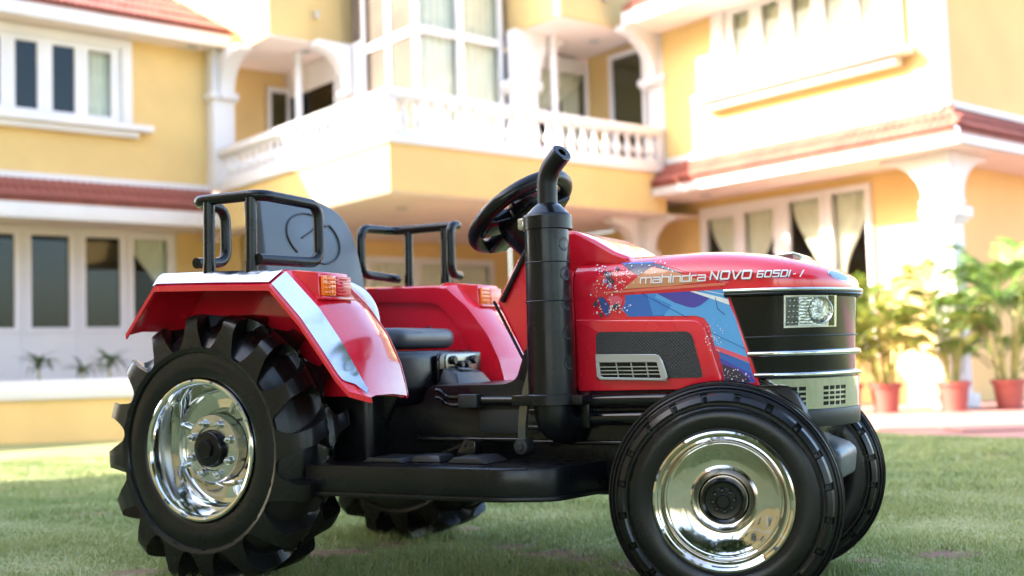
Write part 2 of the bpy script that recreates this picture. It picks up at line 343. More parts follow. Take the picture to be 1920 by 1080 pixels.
def window(kind, u0, u1, z0, z1, panes, pos, thick=.06, gm=None, drapes=None, casing=None, name='window', room=1.0, wallp=None, roomz=None):
    """white frame plate with panes set in; interior box and curtains behind"""
    holes = [(a, b, c, d) for a, b, c, d in panes]
    f = hb(holed(MB(), kind, u0, u1, z0, z1, holes, pos, pos+thick), name, WHITE, bevel=0)
    for i, (a, b, c, d) in enumerate(panes):
        m = gm[i] if isinstance(gm, list) else (gm or GLS)
        hb(KB(kind, a+.001, b-.001, pos+thick*.45, pos+thick*.45+.004, c+.001, d-.001), 'pane', m, f, smooth=0)
        if drapes and drapes[i]: curtain(kind, a-.02, b+.02, c-.02, d+.02, pos+thick+.04, drapes[i], f)
    if room:
        q0 = pos+thick+.005; q1 = q0+room
        mb = MB(); e = .02
        KB(kind, u0+e, u1-e, q1, q1+.03, z0+e, z1-e, mb); KB(kind, u0+e, u0+e+.02, q0, q1, z0+e, z1-e, mb); KB(kind, u1-e-.02, u1-e, q0, q1, z0+e, z1-e, mb)
        KB(kind, u0+e, u1-e, q0, q1, z1-e-.02, z1-e, mb); KB(kind, u0+e, u1-e, q0, q1, z0+e, z0+e+.02, mb)
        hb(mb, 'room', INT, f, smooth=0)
    return f

# ---- walls
def wall(kind, u0, u1, z0, z1, pos, holes=(), m=None, th=.14, name='wall'):
    return hb(holed(MB(), kind, u0, u1, z0, z1, list(holes), pos, pos+th), name, m or YEL)
# left wing upper (A-facing, b=11.7)
wall('A', -.5, 5.27, 2.451, 4.0, 11.70, [(1.4, 4.30, 3.05, 3.87)])
hb(A(MB(), -.5, 5.30, 11.66, 11.70, 2.385, 2.448), 'string_course', WHITE)
pan = [(round(a, 3), round(a+.225, 3), 3.112, 3.812) for a in (1.745, 2.115, 2.483, 2.851)]+[(3.218, 3.436, 3.112, 3.812), (3.585, 3.812, 3.112, 3.812), (3.95, 4.193, 3.112, 3.812)]
w = window('A', 1.4, 4.30, 3.05, 3.87, pan, 11.69, gm=[GLSD]*6+[GLS], drapes=[None, 'full', None, None, None, None, 'full'])
hb(holed(MB(), 'A', 1.28, 4.41, 3.035, 3.97, [(1.4, 4.30, 3.035, 3.87)], 11.655, 11.698), 'window_surround', WHITE, bevel=.004)
hb(A(A(MB(), 1.1, 4.60, 11.54, 11.70, 2.965, 3.032), 1.2, 4.46, 11.60, 11.70, 2.90, 2.962), 'window_sill', WHITE, bevel=.006)
# left wing lower (set back under its eave)
lp = []
for k in range(-4, 4): pass
lw = [(3.00, 3.368), (3.534, 3.933), (4.104, 4.487), (4.638, 5.042)]
lw = [(lw[0][0]-.57*k-.03, lw[0][0]-.57*k+.34) for k in (3, 2, 1)]+[(2.985, 3.368)]+lw[1:]
lpn = [(a, b, .888, 1.885) for a, b in lw]
window('A', .9, 5.14, -.15, 1.975, lpn, 12.30, gm=[GLSD]*5+[GLSD, GLS], drapes=[None]*6+['right'], room=1.2)
bp = MB()
for a, b in lw: holed(bp, 'A', a-.05, b+.05, .84, 1.93, [(a, b, .888, 1.885)], 12.285, 12.298)
for a in [(x[1]+y[0])/2 for x, y in zip(lw[:-1], lw[1:])]: bp.box(a-.012, a+.012, 12.284, 12.299, -.15, 1.97)
hb(bp, 'door_frame', LILAC, smooth=0)
wall('A', 5.141, 5.62, -.15, 1.975, 12.28)
wall('A', -1.5, .899, -.15, 1.975, 12.28)
hb(A(MB(), -1.5, 5.75, 11.42, 12.6, 1.976, 2.0), 'soffit', SOFF, smooth=0)
# fascia boards and tiled eaves
def tile_mesh(L=.24, Wd=.155):
    rows = []; nu = 8
    for i, t in enumerate((0, 1)):
        for off in ((0,) if i == 0 else (0,)):
            rows.append([(Wd*(j/nu-.5), L*t, .018*abs(math.sin(math.pi*j/nu*2))+.004+(.014*(1-t))) for j in range(nu+1)])
    base = [(x, y, z-.010) for x, y, z in rows[0]]
    mb = MB().grid([base]+rows)
    return mb.mesh('roof_tile', TILE, smooth=50, weld=False)
TM = tile_mesh()
TM2 = tile_mesh(.30, .155)
tile_count = [0]
def tiled(kind, u0, u1, p0, z0, p1, z1, rows, parent, pitch=.15, me=None, u0top=None, u1top=None, as_stuff=False):
    """slope from eave (p0,z0) back to (p1,z1); tiles laid in rows with their lower edge proud"""
    me = me or TM
    L = math.hypot(p1-p0, z1-z0); ang = math.atan2(z1-z0, p1-p0); sl = L/rows
    und = MB()
    a0, a1 = u0, u1; b0, b1 = (u0 if u0top is None else u0top), (u1 if u1top is None else u1top)
    def P(u, p, z): return (u, p, z) if kind == 'A' else (p, u, z)
    und.add([P(a0, p0, z0), P(a1, p0, z0), P(b1, p1, z1), P(b0, p1, z1), P(a0, p0, z0-.03), P(a1, p0, z0-.03), P(b1, p1, z1-.03), P(b0, p1, z1-.03)],
            [(0, 1, 2, 3), (7, 6, 5, 4), (0, 4, 5, 1), (1, 5, 6, 2), (2, 6, 7, 3), (3, 7, 4, 0)])
    roof = hb(und, 'roof', TILE, parent, smooth=0)
    rg = random.Random(int(u0*100)+rows)
    stuff = MB()
    for r in range(rows):
        t = r/rows; ua = a0+(b0-a0)*t; ub = a1+(b1-a1)*t
        n = int((ub-ua)/pitch)
        if n < 1: continue
        st = (ub-ua)/n
        for k in range(n):
            u = ua+st*(k+.5); pp = p0+(p1-p0)*t; zz = z0+(z1-z0)*t+.004
            if kind == 'A': m = Matrix.Translation(Vector(P(u, pp, zz))-OFF) @ Matrix.Rotation(ang+rg.uniform(-.012, .012), 4, 'X')
            else: m = Matrix.Translation(Vector(P(u, pp, zz))-OFF) @ Matrix.Rotation(-R(90), 4, 'Z') @ Matrix.Rotation(ang+rg.uniform(-.012, .012), 4, 'X')
            m = m @ Matrix.Diagonal((st/.15, (sl+.03)/.24, 1, 1))
            if as_stuff or tile_count[0] >= 290:
                vv = [m @ v.co for v in me.vertices]; stuff.add(vv, [tuple(p.vertices) for p in me.polygons])
            else:
                o = bpy.data.objects.new('roof_tile', me); COL.objects.link(o); o.parent = roof; o.matrix_local = m; tile_count[0] += 1
    if stuff.v:
        o = stuff.build('roof_tiles', TILE, roof, weld=False, smooth=50, recalc=False); o['kind'] = 'stuff'
    return roof
hb(A(MB(), -1.5, 5.36, 11.40, 11.44, 1.947, 2.118), 'fascia', WHITE, bevel=.006)
tiled('A', .4, 5.30, 11.395, 2.135, 11.66, 2.36, 2, house)
# upper left roof
hb(A(MB(), -1.5, 5.43, 11.36, 11.40, 3.975, 4.125), 'fascia', WHITE, bevel=.006)
hb(A(MB(), -1.5, 5.43, 11.40, 12.6, 3.985, 4.00), 'soffit', SOFF, smooth=0)
tiled('A', .8, 5.45, 11.35, 4.145, 14.4, 5.95, 10, house, u1top=4.6)
# pier between left wing and balcony, and its capital
hb(A(MB(), 5.271, 5.53, 11.52, 11.78, 2.38, 3.984), 'pier', WHITE, bevel=.006)
hb(A(A(MB(), 5.235, 5.57, 11.48, 11.80, 3.42, 3.50), 5.255, 5.55, 11.50, 11.79, 3.395, 3.417), 'capital', WHITE, bevel=.008)
# balcony slab, beam box, ceiling
hb(A(MB(), 5.31, 8.918, 8.07, 11.50, 2.345, 2.425), 'balcony_slab', WHITE, bevel=.006)
hb(A(MB(), 5.345, 8.916, 8.10, 11.69, 1.916, 2.343), 'balcony_beam', YEL, smooth=0)
hb(A(MB(), 5.36, 9.48, 8.115, 12.25, 1.903, 1.914), 'ceiling', SOFF, smooth=0)
# balustrade
bal = hb(A(A(MB(), 5.315, 8.90, 8.075, 8.19, 2.752, 2.84), 5.315, 5.43, 8.19, 11.52, 2.752, 2.84), 'balustrade', WHITE, bevel=.01)
hb(A(MB(), 5.325, 5.425, 8.085, 8.185, 2.426, 2.75), 'rail_post', WHITE, bal, bevel=.004)
hb(A(MB(), 8.80, 8.90, 8.085, 8.185, 2.426, 2.75), 'rail_post', WHITE, bal, bevel=.004)
hb(A(A(MB(), 5.43, 8.795, 8.085, 8.185, 2.426, 2.475), 5.325, 5.425, 8.19, 11.515, 2.426, 2.475), 'bottom_rail', WHITE, bal, bevel=.004)
BP = [(.030, 0), (.042, .004), (.042, .022), (.026, .030), (.030, .045), (.044, .075), (.050, .10), (.044, .13), (.026, .17), (.020, .20), (.026, .215), (.022, .235), (.038, .25), (.042, .258), (.042, .277)]
bmsh = MB().lathe(BP, seg=12).mesh('baluster', WHITE, smooth=60)
for k in range(21): link('baluster', bmsh, bal, Vector((5.53+.1585*k, 8.135, 2.4745))-OFF)
for k in range(20): link('baluster', bmsh, bal, Vector((5.375, 8.30+.1585*k, 2.4745))-OFF)
# glazed bay
bf = MB()
f1 = [(6.455, 6.972-.045, 2.50, 3.78), (6.972+.045, 7.50, 2.50, 3.78), (6.455, 6.927, 3.86, 4.9), (7.017, 7.50, 3.86, 4.9)]
window('A', 6.42, 7.56, 2.426, 5.0, f1, 9.15, thick=.05, drapes=['full']*4, room=1.2, gm=GLS)
f2 = [(9.24, 9.66, 2.50, 3.78), (9.74, 10.16, 2.50, 3.78), (9.24, 9.66, 3.86, 4.9), (9.74, 10.16, 3.86, 4.9)]
window('B', 9.205, 10.22, 2.426, 5.0, f2, 6.42, thick=.05, drapes=['full']*4, room=0, gm=GLS)
hb(A(MB(), 6.40, 6.425, 9.135, 9.20, 2.426, 5.0), 'corner_post', WHITE, bevel=.003)
wall('B', 10.22, 10.60, 2.426, 3.95, 6.42, m=WHITE)
wall('A', 7.562, 7.86, 2.426, 3.95, 8.95, m=WHITE)
hb(A(A(MB(), 7.48, 7.90, 8.90, 9.145, 3.31, 3.39), 7.52, 7.88, 8.92, 9.145, 3.27, 3.308), 'capital', WHITE, bevel=.008)
# overhanging yellow boxes
hb(A(MB(), 5.50, 6.418, 10.60, 15.4, 3.951, 6.6), 'wall', YEL, smooth=0)
hb(A(MB(), 5.52, 6.40, 10.57, 12.3, 3.937, 3.948), 'ceiling', SOFF, smooth=0)
hb(A(MB(), 7.66, 8.918, 8.33, 9.6, 3.951, 5.6), 'wall', YEL, smooth=0)
hb(A(MB(), 7.68, 9.2, 8.35, 9.58, 3.937, 3.948), 'ceiling', SOFF, smooth=0)
# left recess: yellow wall, opened door leaf, thin pole, dark opening with curtain
wall('A', 5.531, 6.418, 2.426, 3.935, 11.95)
window('A', 6.13, 6.415, 2.43, 3.74, [(6.17, 6.38, 2.52, 3.68)], 11.86, thick=.05, gm=GLSD, room=0, name='door_leaf')
hb(MB().tube([(6.05, 10.98, 2.426), (6.05, 10.98, 3.936)], .042, 14), 'pole', WHITE)
hb(MB().tube([(8.07, 8.91, 2.426), (8.07, 8.91, 3.936)], .042, 14), 'pole', WHITE)
wall('B', 10.601, 10.75, 2.426, 3.95, 6.425, m=WHITE)
window('B', 10.751, 11.94, 2.43, 3.93, [(10.80, 11.85, 2.45, 3.62)], 6.40, thick=.02, gm=GLSD, drapes=['right'], room=0, name='door')
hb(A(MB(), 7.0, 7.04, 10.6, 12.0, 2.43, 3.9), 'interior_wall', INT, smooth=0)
# right recess
wall('B', 8.30, 9.40, 2.426, 3.935, 9.05)
window('A', 7.90, 9.048, 2.43, 3.90, [(7.95, 9.0, 2.47, 3.72)], 9.40, thick=.03, gm=GLS, drapes=['left'], room=.8, name='door')
curtain('A', 8.72, 9.02, 2.45, 3.75, 9.50, 'full', house)
window('B', 8.40, 8.98, 2.43, 3.86, [(8.46, 8.92, 2.52, 3.80)], 8.98, thick=.04, gm=GLSD, room=0, name='door_leaf')
hb(A(MB(), 8.915, 9.10, 8.08, 8.31, 2.426, 3.95), 'pier', WHITE, bevel=.006)
hb(A(A(MB(), 8.87, 9.11, 8.03, 8.42, 3.36, 3.44), 8.89, 9.105, 8.06, 8.39, 3.32, 3.358), 'capital', WHITE, bevel=.008)
# arch brackets: a quarter ring cut out of a corner block
def bracket(kind, u, z, du, dz, p0, p1, name='arch_bracket', m=None):
    """u,z: top corner against its pier; reaches du sideways (signed) and dz down"""
    pts = [(u, z), (u+du, z), (u+du, z-dz*.10), (u+du*.86, z-dz*.12)]
    for k in range(1, 9):
        q = R(90)*k/9; pts.append((u+du*.86*(1-math.sin(q))+du*.14, z-dz*.12-dz*.74*(1-math.cos(q))))
    pts += [(u+du*.14, z-dz*.90), (u+du*.20, z-dz*.92), (u+du*.20, z-dz), (u, z-dz)]
    return hb(MB().prism(pts, p0, p1, 'y' if kind == 'A' else 'x'), name, m or WHITE, bevel=.005)
bracket('B', 11.52, 3.935, -.50, .52, 5.33, 5.50)
bracket('A', 6.40, 3.935, -.42, .55, 10.40, 10.58)
bracket('A', 7.86, 3.935, .42, .58, 8.96, 9.10)
bracket('A', 8.914, 3.935, -.50, .60, 8.12, 8.28)
# right wing upper wall (B-facing, a=8.92), windows, apron, corner strip
wall('B', 4.84, 8.079, 2.425, 4.30, 8.92, [(5.3, 7.20, 3.06, 3.92)])
up_ = [(6.90-.365*k-.02, 6.90-.365*k+.20, 3.13, 3.85) for k in range(5)]
window('B', 5.3, 7.20, 3.06, 3.92, up_, 8.91, drapes=['full']*5, gm=GLS, room=.6)
hb(holed(MB(), 'B', 5.18, 7.34, 3.05, 3.98, [(5.3, 7.20, 3.06, 3.92)], 8.86, 8.908), 'window_surround', WHITE, bevel=.004)
hb(A(MB(), 8.70, 8.916, 5.10, 7.50, 2.97, 3.048), 'window_sill', WHITE, bevel=.008)
hb(A(MB(), 8.78, 8.916, 5.22, 7.38, 2.89, 2.968), 'window_sill', WHITE, bevel=.006)
wall('A', 8.921, 12.5, 2.50, 4.30, 4.842)
hb(A(MB(), 8.90, 8.98, 4.815, 4.838, 2.50, 4.24), 'corner_strip', WHITE, smooth=0)
hb(A(A(MB(), 8.88, 12.5, 4.79, 4.838, 2.44, 2.50), 8.885, 8.917, 4.84, 8.05, 2.43, 2.50), 'string_course', WHITE, bevel=.004)
hb(A(MB(), 8.35, 8.39, 4.4, 8.077, 3.89, 4.045), 'fascia', WHITE, bevel=.006)
hb(A(MB(), 8.35, 8.94, 8.079, 8.12, 3.89, 4.045), 'fascia', WHITE, smooth=0)
hb(A(MB(), 8.391, 8.918, 4.4, 8.077, 3.90, 3.915), 'soffit', SOFF, smooth=0)
hb(A(MB(), 8.921, 12.5, 4.35, 4.84, 4.30, 4.33), 'soffit', SOFF, smooth=0)
tiled('B', 4.4, 8.10, 8.34, 4.065, 9.4, 4.7, 3, house, as_stuff=True)
# right wing lower: eave round the corner, porch soffit, column, recessed walls
hb(A(A(MB(), 8.70, 8.74, 4.62, 8.84, 2.08, 2.19), 8.74, 12.5, 4.62, 4.66, 2.08, 2.19), 'fascia', WHITE, bevel=.006)
tiled('B', 4.64, 8.82, 8.69, 2.20, 8.90, 2.42, 2, house, u0top=4.86)
tiled('A', 8.72, 12.4, 4.61, 2.20, 4.82, 2.42, 2, house, u0top=8.94)
hb(MB().tube([(8.69, 4.61, 2.235), (8.915, 4.83, 2.455)], .03, 8), 'ridge_tile', TILE)
hb(A(MB(), 8.742, 12.5, 4.662, 9.6, 2.081, 2.10), 'soffit', SOFF, smooth=0)
hb(A(MB(), 8.93, 9.13, 4.85, 5.06, -.15, 2.079), 'column', WHITE, bevel=.008)
hb(A(A(MB(), 8.87, 9.19, 4.79, 5.12, 1.50, 1.59), 8.90, 9.16, 4.82, 5.09, 1.46, 1.498), 'capital', WHITE, bevel=.008)
hb(A(MB(), 8.89, 9.17, 4.81, 5.10, -.15, -.02), 'column_base', WHITE, bevel=.008)
bracket('B', 5.062, 2.079, .46, .45, 8.95, 9.11)
bracket('A', 9.132, 2.079, .50, .45, 4.87, 5.04)
lower = [(7.62, 8.02, .55, 1.86), (7.10, 7.50, .55, 1.88), (6.53, 6.92, .55, 1.92), (6.01, 6.40, .55, 1.93)]
wall('B', 5.25, 9.50, -.15, 2.079, 9.50, [(5.96, 8.11, .30, 1.99)])
window('B', 5.96, 8.11, .30, 1.99, lower, 9.46, thick=.05, gm=GLS, drapes=['left', 'right', 'left', 'right'], room=1.2)
dv = MB()
for a, b, c, d in lower: holed(dv, 'B', a-.035, b+.035, c-.04, d+.04, [(a, b, c, d)], 9.445, 9.458)
hb(dv, 'window_sash', WHITE, smooth=0)
wall('A', 9.641, 13.0, -.15, 2.079, 5.25)
# under the balcony
hb(A(MB(), 8.93, 9.12, 8.50, 8.72, -.15, 1.90), 'column', WHITE, bevel=.008)
hb(A(MB(), 8.88, 9.17, 8.45, 8.77, 1.46, 1.54), 'capital', WHITE, bevel=.008)
bracket('A', 8.928, 1.90, -.40, .40, 8.53, 8.69)
bracket('B', 8.498, 1.90, -.36, .40, 8.95, 9.10)
wall('A', 5.62, 9.49, -.15, 1.90, 11.5, [(6.6, 9.2, -.10, 1.70)])
gd = [(6.66, 7.20, 0, 1.62), (7.28, 7.86, 0, 1.62), (8.0, 8.52, 0, 1.62), (8.6, 9.14, 0, 1.62)]
window('A', 6.6, 9.2, -.10, 1.70, gd, 11.48, thick=.05, gm=GLS, drapes=['left', 'right', 'left', 'right'], room=1.5)
wall('B', 9.501, 11.49, -.15, 1.90, 9.50, [(9.65, 11.2, .3, 1.72)])
window('B', 9.65, 11.2, .3, 1.72, [(9.70, 10.36, .36, 1.66), (10.48, 11.14, .36, 1.66)], 9.48, thick=.05, gm=GLS, drapes=['left', 'right'], room=1.0)
wall('B', 11.501, 12.28, -.15, 1.90, 5.62)
hb(A(MB(), 5.622, 5.76, 11.2, 11.50, -.15, 1.90), 'pier', YEL, smooth=0)
arch = MB()   # arched grille window glimpsed behind the guard rail
pts = [(5.80, .9), (6.12, .9), (6.12, 1.35)]+[(5.96+.16*math.cos(R(q)), 1.35+.22*math.sin(R(q))) for q in range(20, 180, 20)]+[(5.80, 1.35)]
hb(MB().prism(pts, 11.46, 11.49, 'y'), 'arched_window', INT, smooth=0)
# ceiling downlights
for a, b, z in ((6.0, 8.9, 1.900), (9.1, 7.7, 2.078), (9.15, 5.0, 2.078), (5.05, 11.55, 3.982), (8.85, 7.9, 4.043), (6.1, 10.9, 3.935), (8.6, 8.8, 3.935)):
    hb(MB().lathe([(0, 0), (.055, 0), (.062, -.010), (.062, .0)], 20, c=(a, b, z)), 'ceiling_light', SIL)
hb(A(A(MB(), 6.02, 6.06, 10.49, 10.548, 4.2, 4.28), 8.28, 8.32, 8.27, 8.328, 4.2, 4.28), 'wall_socket', SIL, bevel=.003)
# upper mass behind so that no sky shows
hb(A(MB(), 6.43, 9.4, 10.6, 15.4, 3.96, 6.6), 'wall', YEL, smooth=0)

# ------------------------------------------------------------------ paving
pv = MB().prism([(2.21, 7.34), (2.94, 6.45), (6, 2.8), (9, 1.0), (30, 1.0), (30, 30), (-12, 30), (-12, 11.2), (-2.2, 11.2), (.9, 8.9)], -.32, -.144, 'z')
o = pv.build('patio', PAVE, smooth=0); tag(o, kind='structure')
slab = MB().box(0, .395, 0, .395, 0, .012).mesh('paving_slab', PAVE, smooth=0, bevel=.004, bseg=1)
k = 0
for i in range(-2, 16):
    for j in range(-2, 12):
        x, y = 1.2+.4*i, 5.4+.4*j
        # inside the paving outline and in view
        if y < 7.34+(2.21-x)*1.22+.03 or y+.4 > 9.6 or x > .52*y+.2: continue
        if k > 250: break
        oo = link('paving_slab', slab, bpy.data.objects['patio'], (x, y, -.1435+random.Random(i*31+j).uniform(0, .003))); k += 1

# ------------------------------------------------------------------ planter wall on the left, with its plants
pl = MB().box(-9.0, -2.7, 9.72, 9.86, -.25, .175).build('planter_wall', YEL, smooth=0)
tag(pl, 'low yellow planter wall with white coping along the lawn, left of the rear wheel', 'planter')
MB().box(-9.0, -2.66, 9.69, 9.90, .178, .345).build('coping', WHITE, pl, bevel=.01)
MB().box(-8.9, -2.8, 9.87, 11.0, -.2, .30).build('soil', SOIL, pl, smooth=0)
def leaf_blade(L, Wd, droop, n=6, fold=.25):
    rows = []
    for i in range(n+1):
        t = i/n; w = Wd*math.sin(math.pi*min(1, .12+.88*t)**.8)*.5 if i < n else .001
        x = L*t*(1-.15*droop*t); z = L*(.55*t-droop*.75*t*t)
        rows.append([(x, -w, z+fold*w), (x, 0, z), (x, w, z+fold*w)])
    return rows
lfm = [MB().grid(leaf_blade(.26, .040, d)).mesh('leaf', DLEAF, smooth=60, weld=False) for d in (.5, .9, 1.3)]
def small_plant(x, y, h, n, seed, label, sc=1):
    rg = random.Random(seed); t = empty('leafy_plant', (x, y, .30)); tag(t, label, 'plant', 'small dark plants in the planter')
    MB().tube([(0, 0, 0), (rg.uniform(-.02, .02), 0, h)], [.012, .008], 7).build('stem', STEMM, t)
    for i in range(n):
        q = 2.4*i+rg.uniform(-.3, .3); zz = h*(.55+.45*i/n)
        link('leaf', lfm[i % 3], t, (0, 0, zz), (rg.uniform(-.2, .2), rg.uniform(-.55, .25), q), (sc*rg.uniform(.75, 1.1),)*3)
small_plant(-4.30, 10.02, .24, 22, 1, 'bushiest small dark plant in the planter, farthest left')
small_plant(-3.93, 10.05, .16, 16, 2, 'middle and lowest small dark plant in the planter', .9)
small_plant(-3.66, 10.02, .24, 18, 3, 'small dark plant in the planter nearest the big rear wheel')

# ------------------------------------------------------------------ potted palms
def frond_mesh(L, seed, mt=None):
    rg = random.Random(seed); mb = MB(); P = []
    for i in range(13):
        t = i/12; P.append(Vector((L*(t*.62-.04*t*t), 0, L*(.95*t-.62*t*t))))
    mb.tube(P, [.006*(1-.7*i/12) for i in range(13)], 5)
    for i in range(3, 13):
        for sub in (0, .5):
            if i == 12 and sub: continue
            t = (i+sub)/12; p = P[i].lerp(P[min(12, i+1)], sub); tg = (P[min(12, i+1)]-P[i-1]).normalized()
            ll = L*(.42*math.sin(math.pi*min(1, .25+t*.72))+.06)
            for s in (-1, 1):
                d = (tg*.62+Vector((0, s*.8, .05+rg.uniform(-.15, .1)))).normalized(); w = tg*.011
                m1 = p+d*ll*.5+Vector((0, 0, .0)); e = p+d*ll+Vector((0, 0, -.22*ll))
                mb.add([p-w*.4, p+w*.4, m1+w, m1-w, e], [(0, 1, 2, 3), (3, 2, 4)])
    return mb.mesh('frond', mt or PALM, smooth=0, weld=False, recalc=False)
FR = [frond_mesh(.62, 1), frond_mesh(.52, 2), frond_mesh(.72, 3)]
FRG = [frond_mesh(.62, 4, PALMG), frond_mesh(.52, 5, PALMG), frond_mesh(.76, 6, PALMG)]
POT = MB().lathe([(0, 0), (.092, 0), (.118, .20), (.134, .205), (.136, .238), (.124, .240), (.120, .222), (0, .222)], 32).mesh('pot', POTM, smooth=35)
SL = MB().lathe([(0, .223), (.119, .223)], 24).mesh('soil', SOIL, smooth=0)
def palm(x, y, height, n, seed, label, spread=1.0):
    rg = random.Random(seed); t = empty('potted_palm', (x, y, -.130), rg.uniform(0, 6)); tag(t, label, 'potted palm', 'potted palms along the patio')
    link('pot', POT, t); link('soil', SL, t)
    canes = []
    for i in range(7):
        q = i*2.4; r1 = rg.uniform(.02, .08); hh = height*rg.uniform(.30, .62)
        p0 = Vector((math.cos(q)*r1, math.sin(q)*r1, .22)); p1 = p0+Vector((math.cos(q)*hh*.16, math.sin(q)*hh*.16, hh))
        MB().tube([p0, p0.lerp(p1, .5)+Vector((0, 0, .01)), p1], [.014, .011, .008], 7).build('stem', STEMM, t); canes.append((p1, q))
    for i in range(n):
        c, q = canes[i % 7]; lv = rg.random(); p = Vector((c.x*.8, c.y*.8, c.z*(1-.17*(i//7)*rg.uniform(.7, 1.3))))
        p.z = max(.3, p.z)
        s = .86*rg.uniform(.7, 1.05)*spread*(.55+.45*height)
        link('frond', (FRG if seed == 14 or (seed == 13 and i % 2) else FR)[i % 3], t, p, (rg.uniform(-.25, .25), rg.uniform(-.55, .35), q+rg.uniform(-1.4, 1.4)), (s, s, s*rg.uniform(1.1, 1.45)))
palm(2.72, 9.12, 1.10, 26, 11, 'sunlit yellow-green potted palm directly behind the tractor nose, its pot half hidden', .9)
palm(3.02, 9.06, 1.22, 32, 12, 'dense yellow potted palm just right of the tractor grille, second pot from the left')
palm(3.52, 8.92, 1.20, 26, 13, 'slender potted palm standing in front of the white porch column', .85)
palm(3.99, 8.98, 1.42, 32, 14, 'tallest and greenest potted palm against the shaded tan wall at the far right', 1.05)

# ------------------------------------------------------------------ unseen building added out of frame left to cast the lawn's shade
nb = empty('added_shade_building', (-9.0, -4.0, 0)); tag(nb, 'tall unseen yellow building with a red roof, added left of the lawn to shade it', 'building')
def N(mb, name, m, **k): return mb.build(name, m, nb, off=(-9.0, -4.0, 0), **k)
nh = [(y, y+1.4, z, z+1.5) for y in (-12, -8.6, -5.2, -1.8, 1.6) for z in (1.0, 4.1)]
N(holed(MB(), 'B', -14, 4.9, -.3, 7.6, nh, -7.6, -7.8), 'wall', YEL, smooth=0)
N(MB().box(-12, -7.81, 4.7, 4.9, -.3, 7.6), 'wall', YEL, smooth=0)
N(MB().box(-12.2, -7.4, -14.2, 5.0, 7.61, 7.85), 'roof', TILE, smooth=0)
N(MB().box(-7.59, -7.55, -14, 4.9, 3.2, 3.4), 'string_course', WHITE, smooth=0)
for y0, y1, z0, z1 in nh:
    f = N(holed(MB(), 'B', y0+.01, y1-.01, z0+.01, z1-.01, [(y0+.08, y0+.66, z0+.08, z1-.08), (y0+.74, y1-.08, z0+.08, z1-.08)], -7.70, -7.65), 'window', WHITE, smooth=0)
    N(MB().box(-7.78, -7.76, y0+.02, y1-.02, z0+.02, z1-.02), 'pane', GLSD, smooth=0)
    N(MB().box(-8.0, -7.97, y0-.1, y1+.1, z0-.1, z1+.1), 'room', INT, smooth=0)

# unseen trees added behind the camera to darken reflections and block frontal skylight
def back_tree(x, y, h, r, seed, label):
    g = np.random.default_rng(seed); t = empty('added_tree', (x, y, 0)); tag(t, label, 'tree', 'unseen trees added behind the viewpoint for reflections and shade')
    MB().tube([(0, 0, -.1), (.1, 0, h*.3), (-.05, .1, h*.62)], [.2, .15, .07], 10).build('trunk', STEMM, t)
    cl = g.normal(0, 1, (26, 3)); cl /= np.linalg.norm(cl, axis=1)[:, None]; cl = cl*g.uniform(.3, 1, (26, 1))*np.array([r, r, r*.75])+np.array([0, 0, h*.72])
    N = 2600; c = cl[g.integers(0, 26, N)]+g.normal(0, r*.20, (N, 3)); a = g.normal(0, .16, (N, 3)); b = g.normal(0, .16, (N, 3))
    V = np.stack([c-a, c+b, c+a, c-b], 1).reshape(-1, 3)
    mb = MB(); mb.v = [tuple(v) for v in V.tolist()]; mb.f = [(4*i, 4*i+1, 4*i+2, 4*i+3) for i in range(N)]
    mb.build('crown', DLEAF, t, weld=False, recalc=False, smooth=0)
back_tree(1.6, -6.0, 7.0, 2.8, 1, 'broad unseen tree added behind the viewpoint, nearest the lawn')
back_tree(-3.2, -7.5, 8.0, 3.0, 2, 'tallest unseen tree added behind the viewpoint')
back_tree(6.5, -4.5, 6.5, 2.6, 3, 'round unseen tree added right of the lawn behind the viewpoint')
back_tree(4.5, -11, 8.5, 3.2, 4, 'far unseen tree added behind the other trees of the row')
# ------------------------------------------------------------------ the ride-on tractor (local axes: x forward, y away from the camera, z up)
tr = empty('ride_on_tractor', (-0.455, 2.5069, 0.0), -0.4943)
tag(tr, 'red and black ride-on toy tractor with chrome rims and blue hood graphics, on grass', 'toy tractor')
def T(mb, name, m, parent=None, **k): return mb.build(name, m, parent or tr, **k)
def mir(mb): return MB().add([(x, -y, z) for x, y, z in mb.v], [tuple(reversed(f)) for f in mb.f])

# ---- rear wheels
NL = 16
def interp(tab, s):
    for (s0, a), (s1, b) in zip(tab[:-1], tab[1:]):
        if s <= s1:
            t = (s-s0)/(s1-s0) if s1 > s0 else 0; return tuple(p+(q-p)*t for p, q in zip(a, b))
    return tab[-1][1]
LUG = [(0, (.193, .000)), (.10, (.201, -.0035)), (.30, (.236, .002)), (.42, (.258, .010)), (.48, (.2665, .018)), (.55, (.270, .030)), (.80, (.270, .058)), (.92, (.267, .072)), (1, (.262, .0825))]
CAR = [(0, (.193, .000)), (.10, (.1985, .0015)), (.22, (.209, .009)), (.36, (.223, .019)), (.50, (.235, .031)), (.70, (.242, .050)), (.88, (.246, .066)), (.95, (.255, .076)), (1, (.262, .0825))]
VS = [0, .04, .08, .10, .115, .14, .17, .22, .27, .32, .37, .42, .45, .48, .52, .56, .62, .68, .74, .80, .84, .88, .91, .935, .95, .965, .98, 1.0]
US = [-.5, -.46, -.40, -.345, -.33, -.315, -.30, -.285, -.27, -.25, -.22, -.18, -.12, -.06, 0, .06, .12, .18, .22, .25, .27, .285, .30, .315, .33, .345, .40, .46]
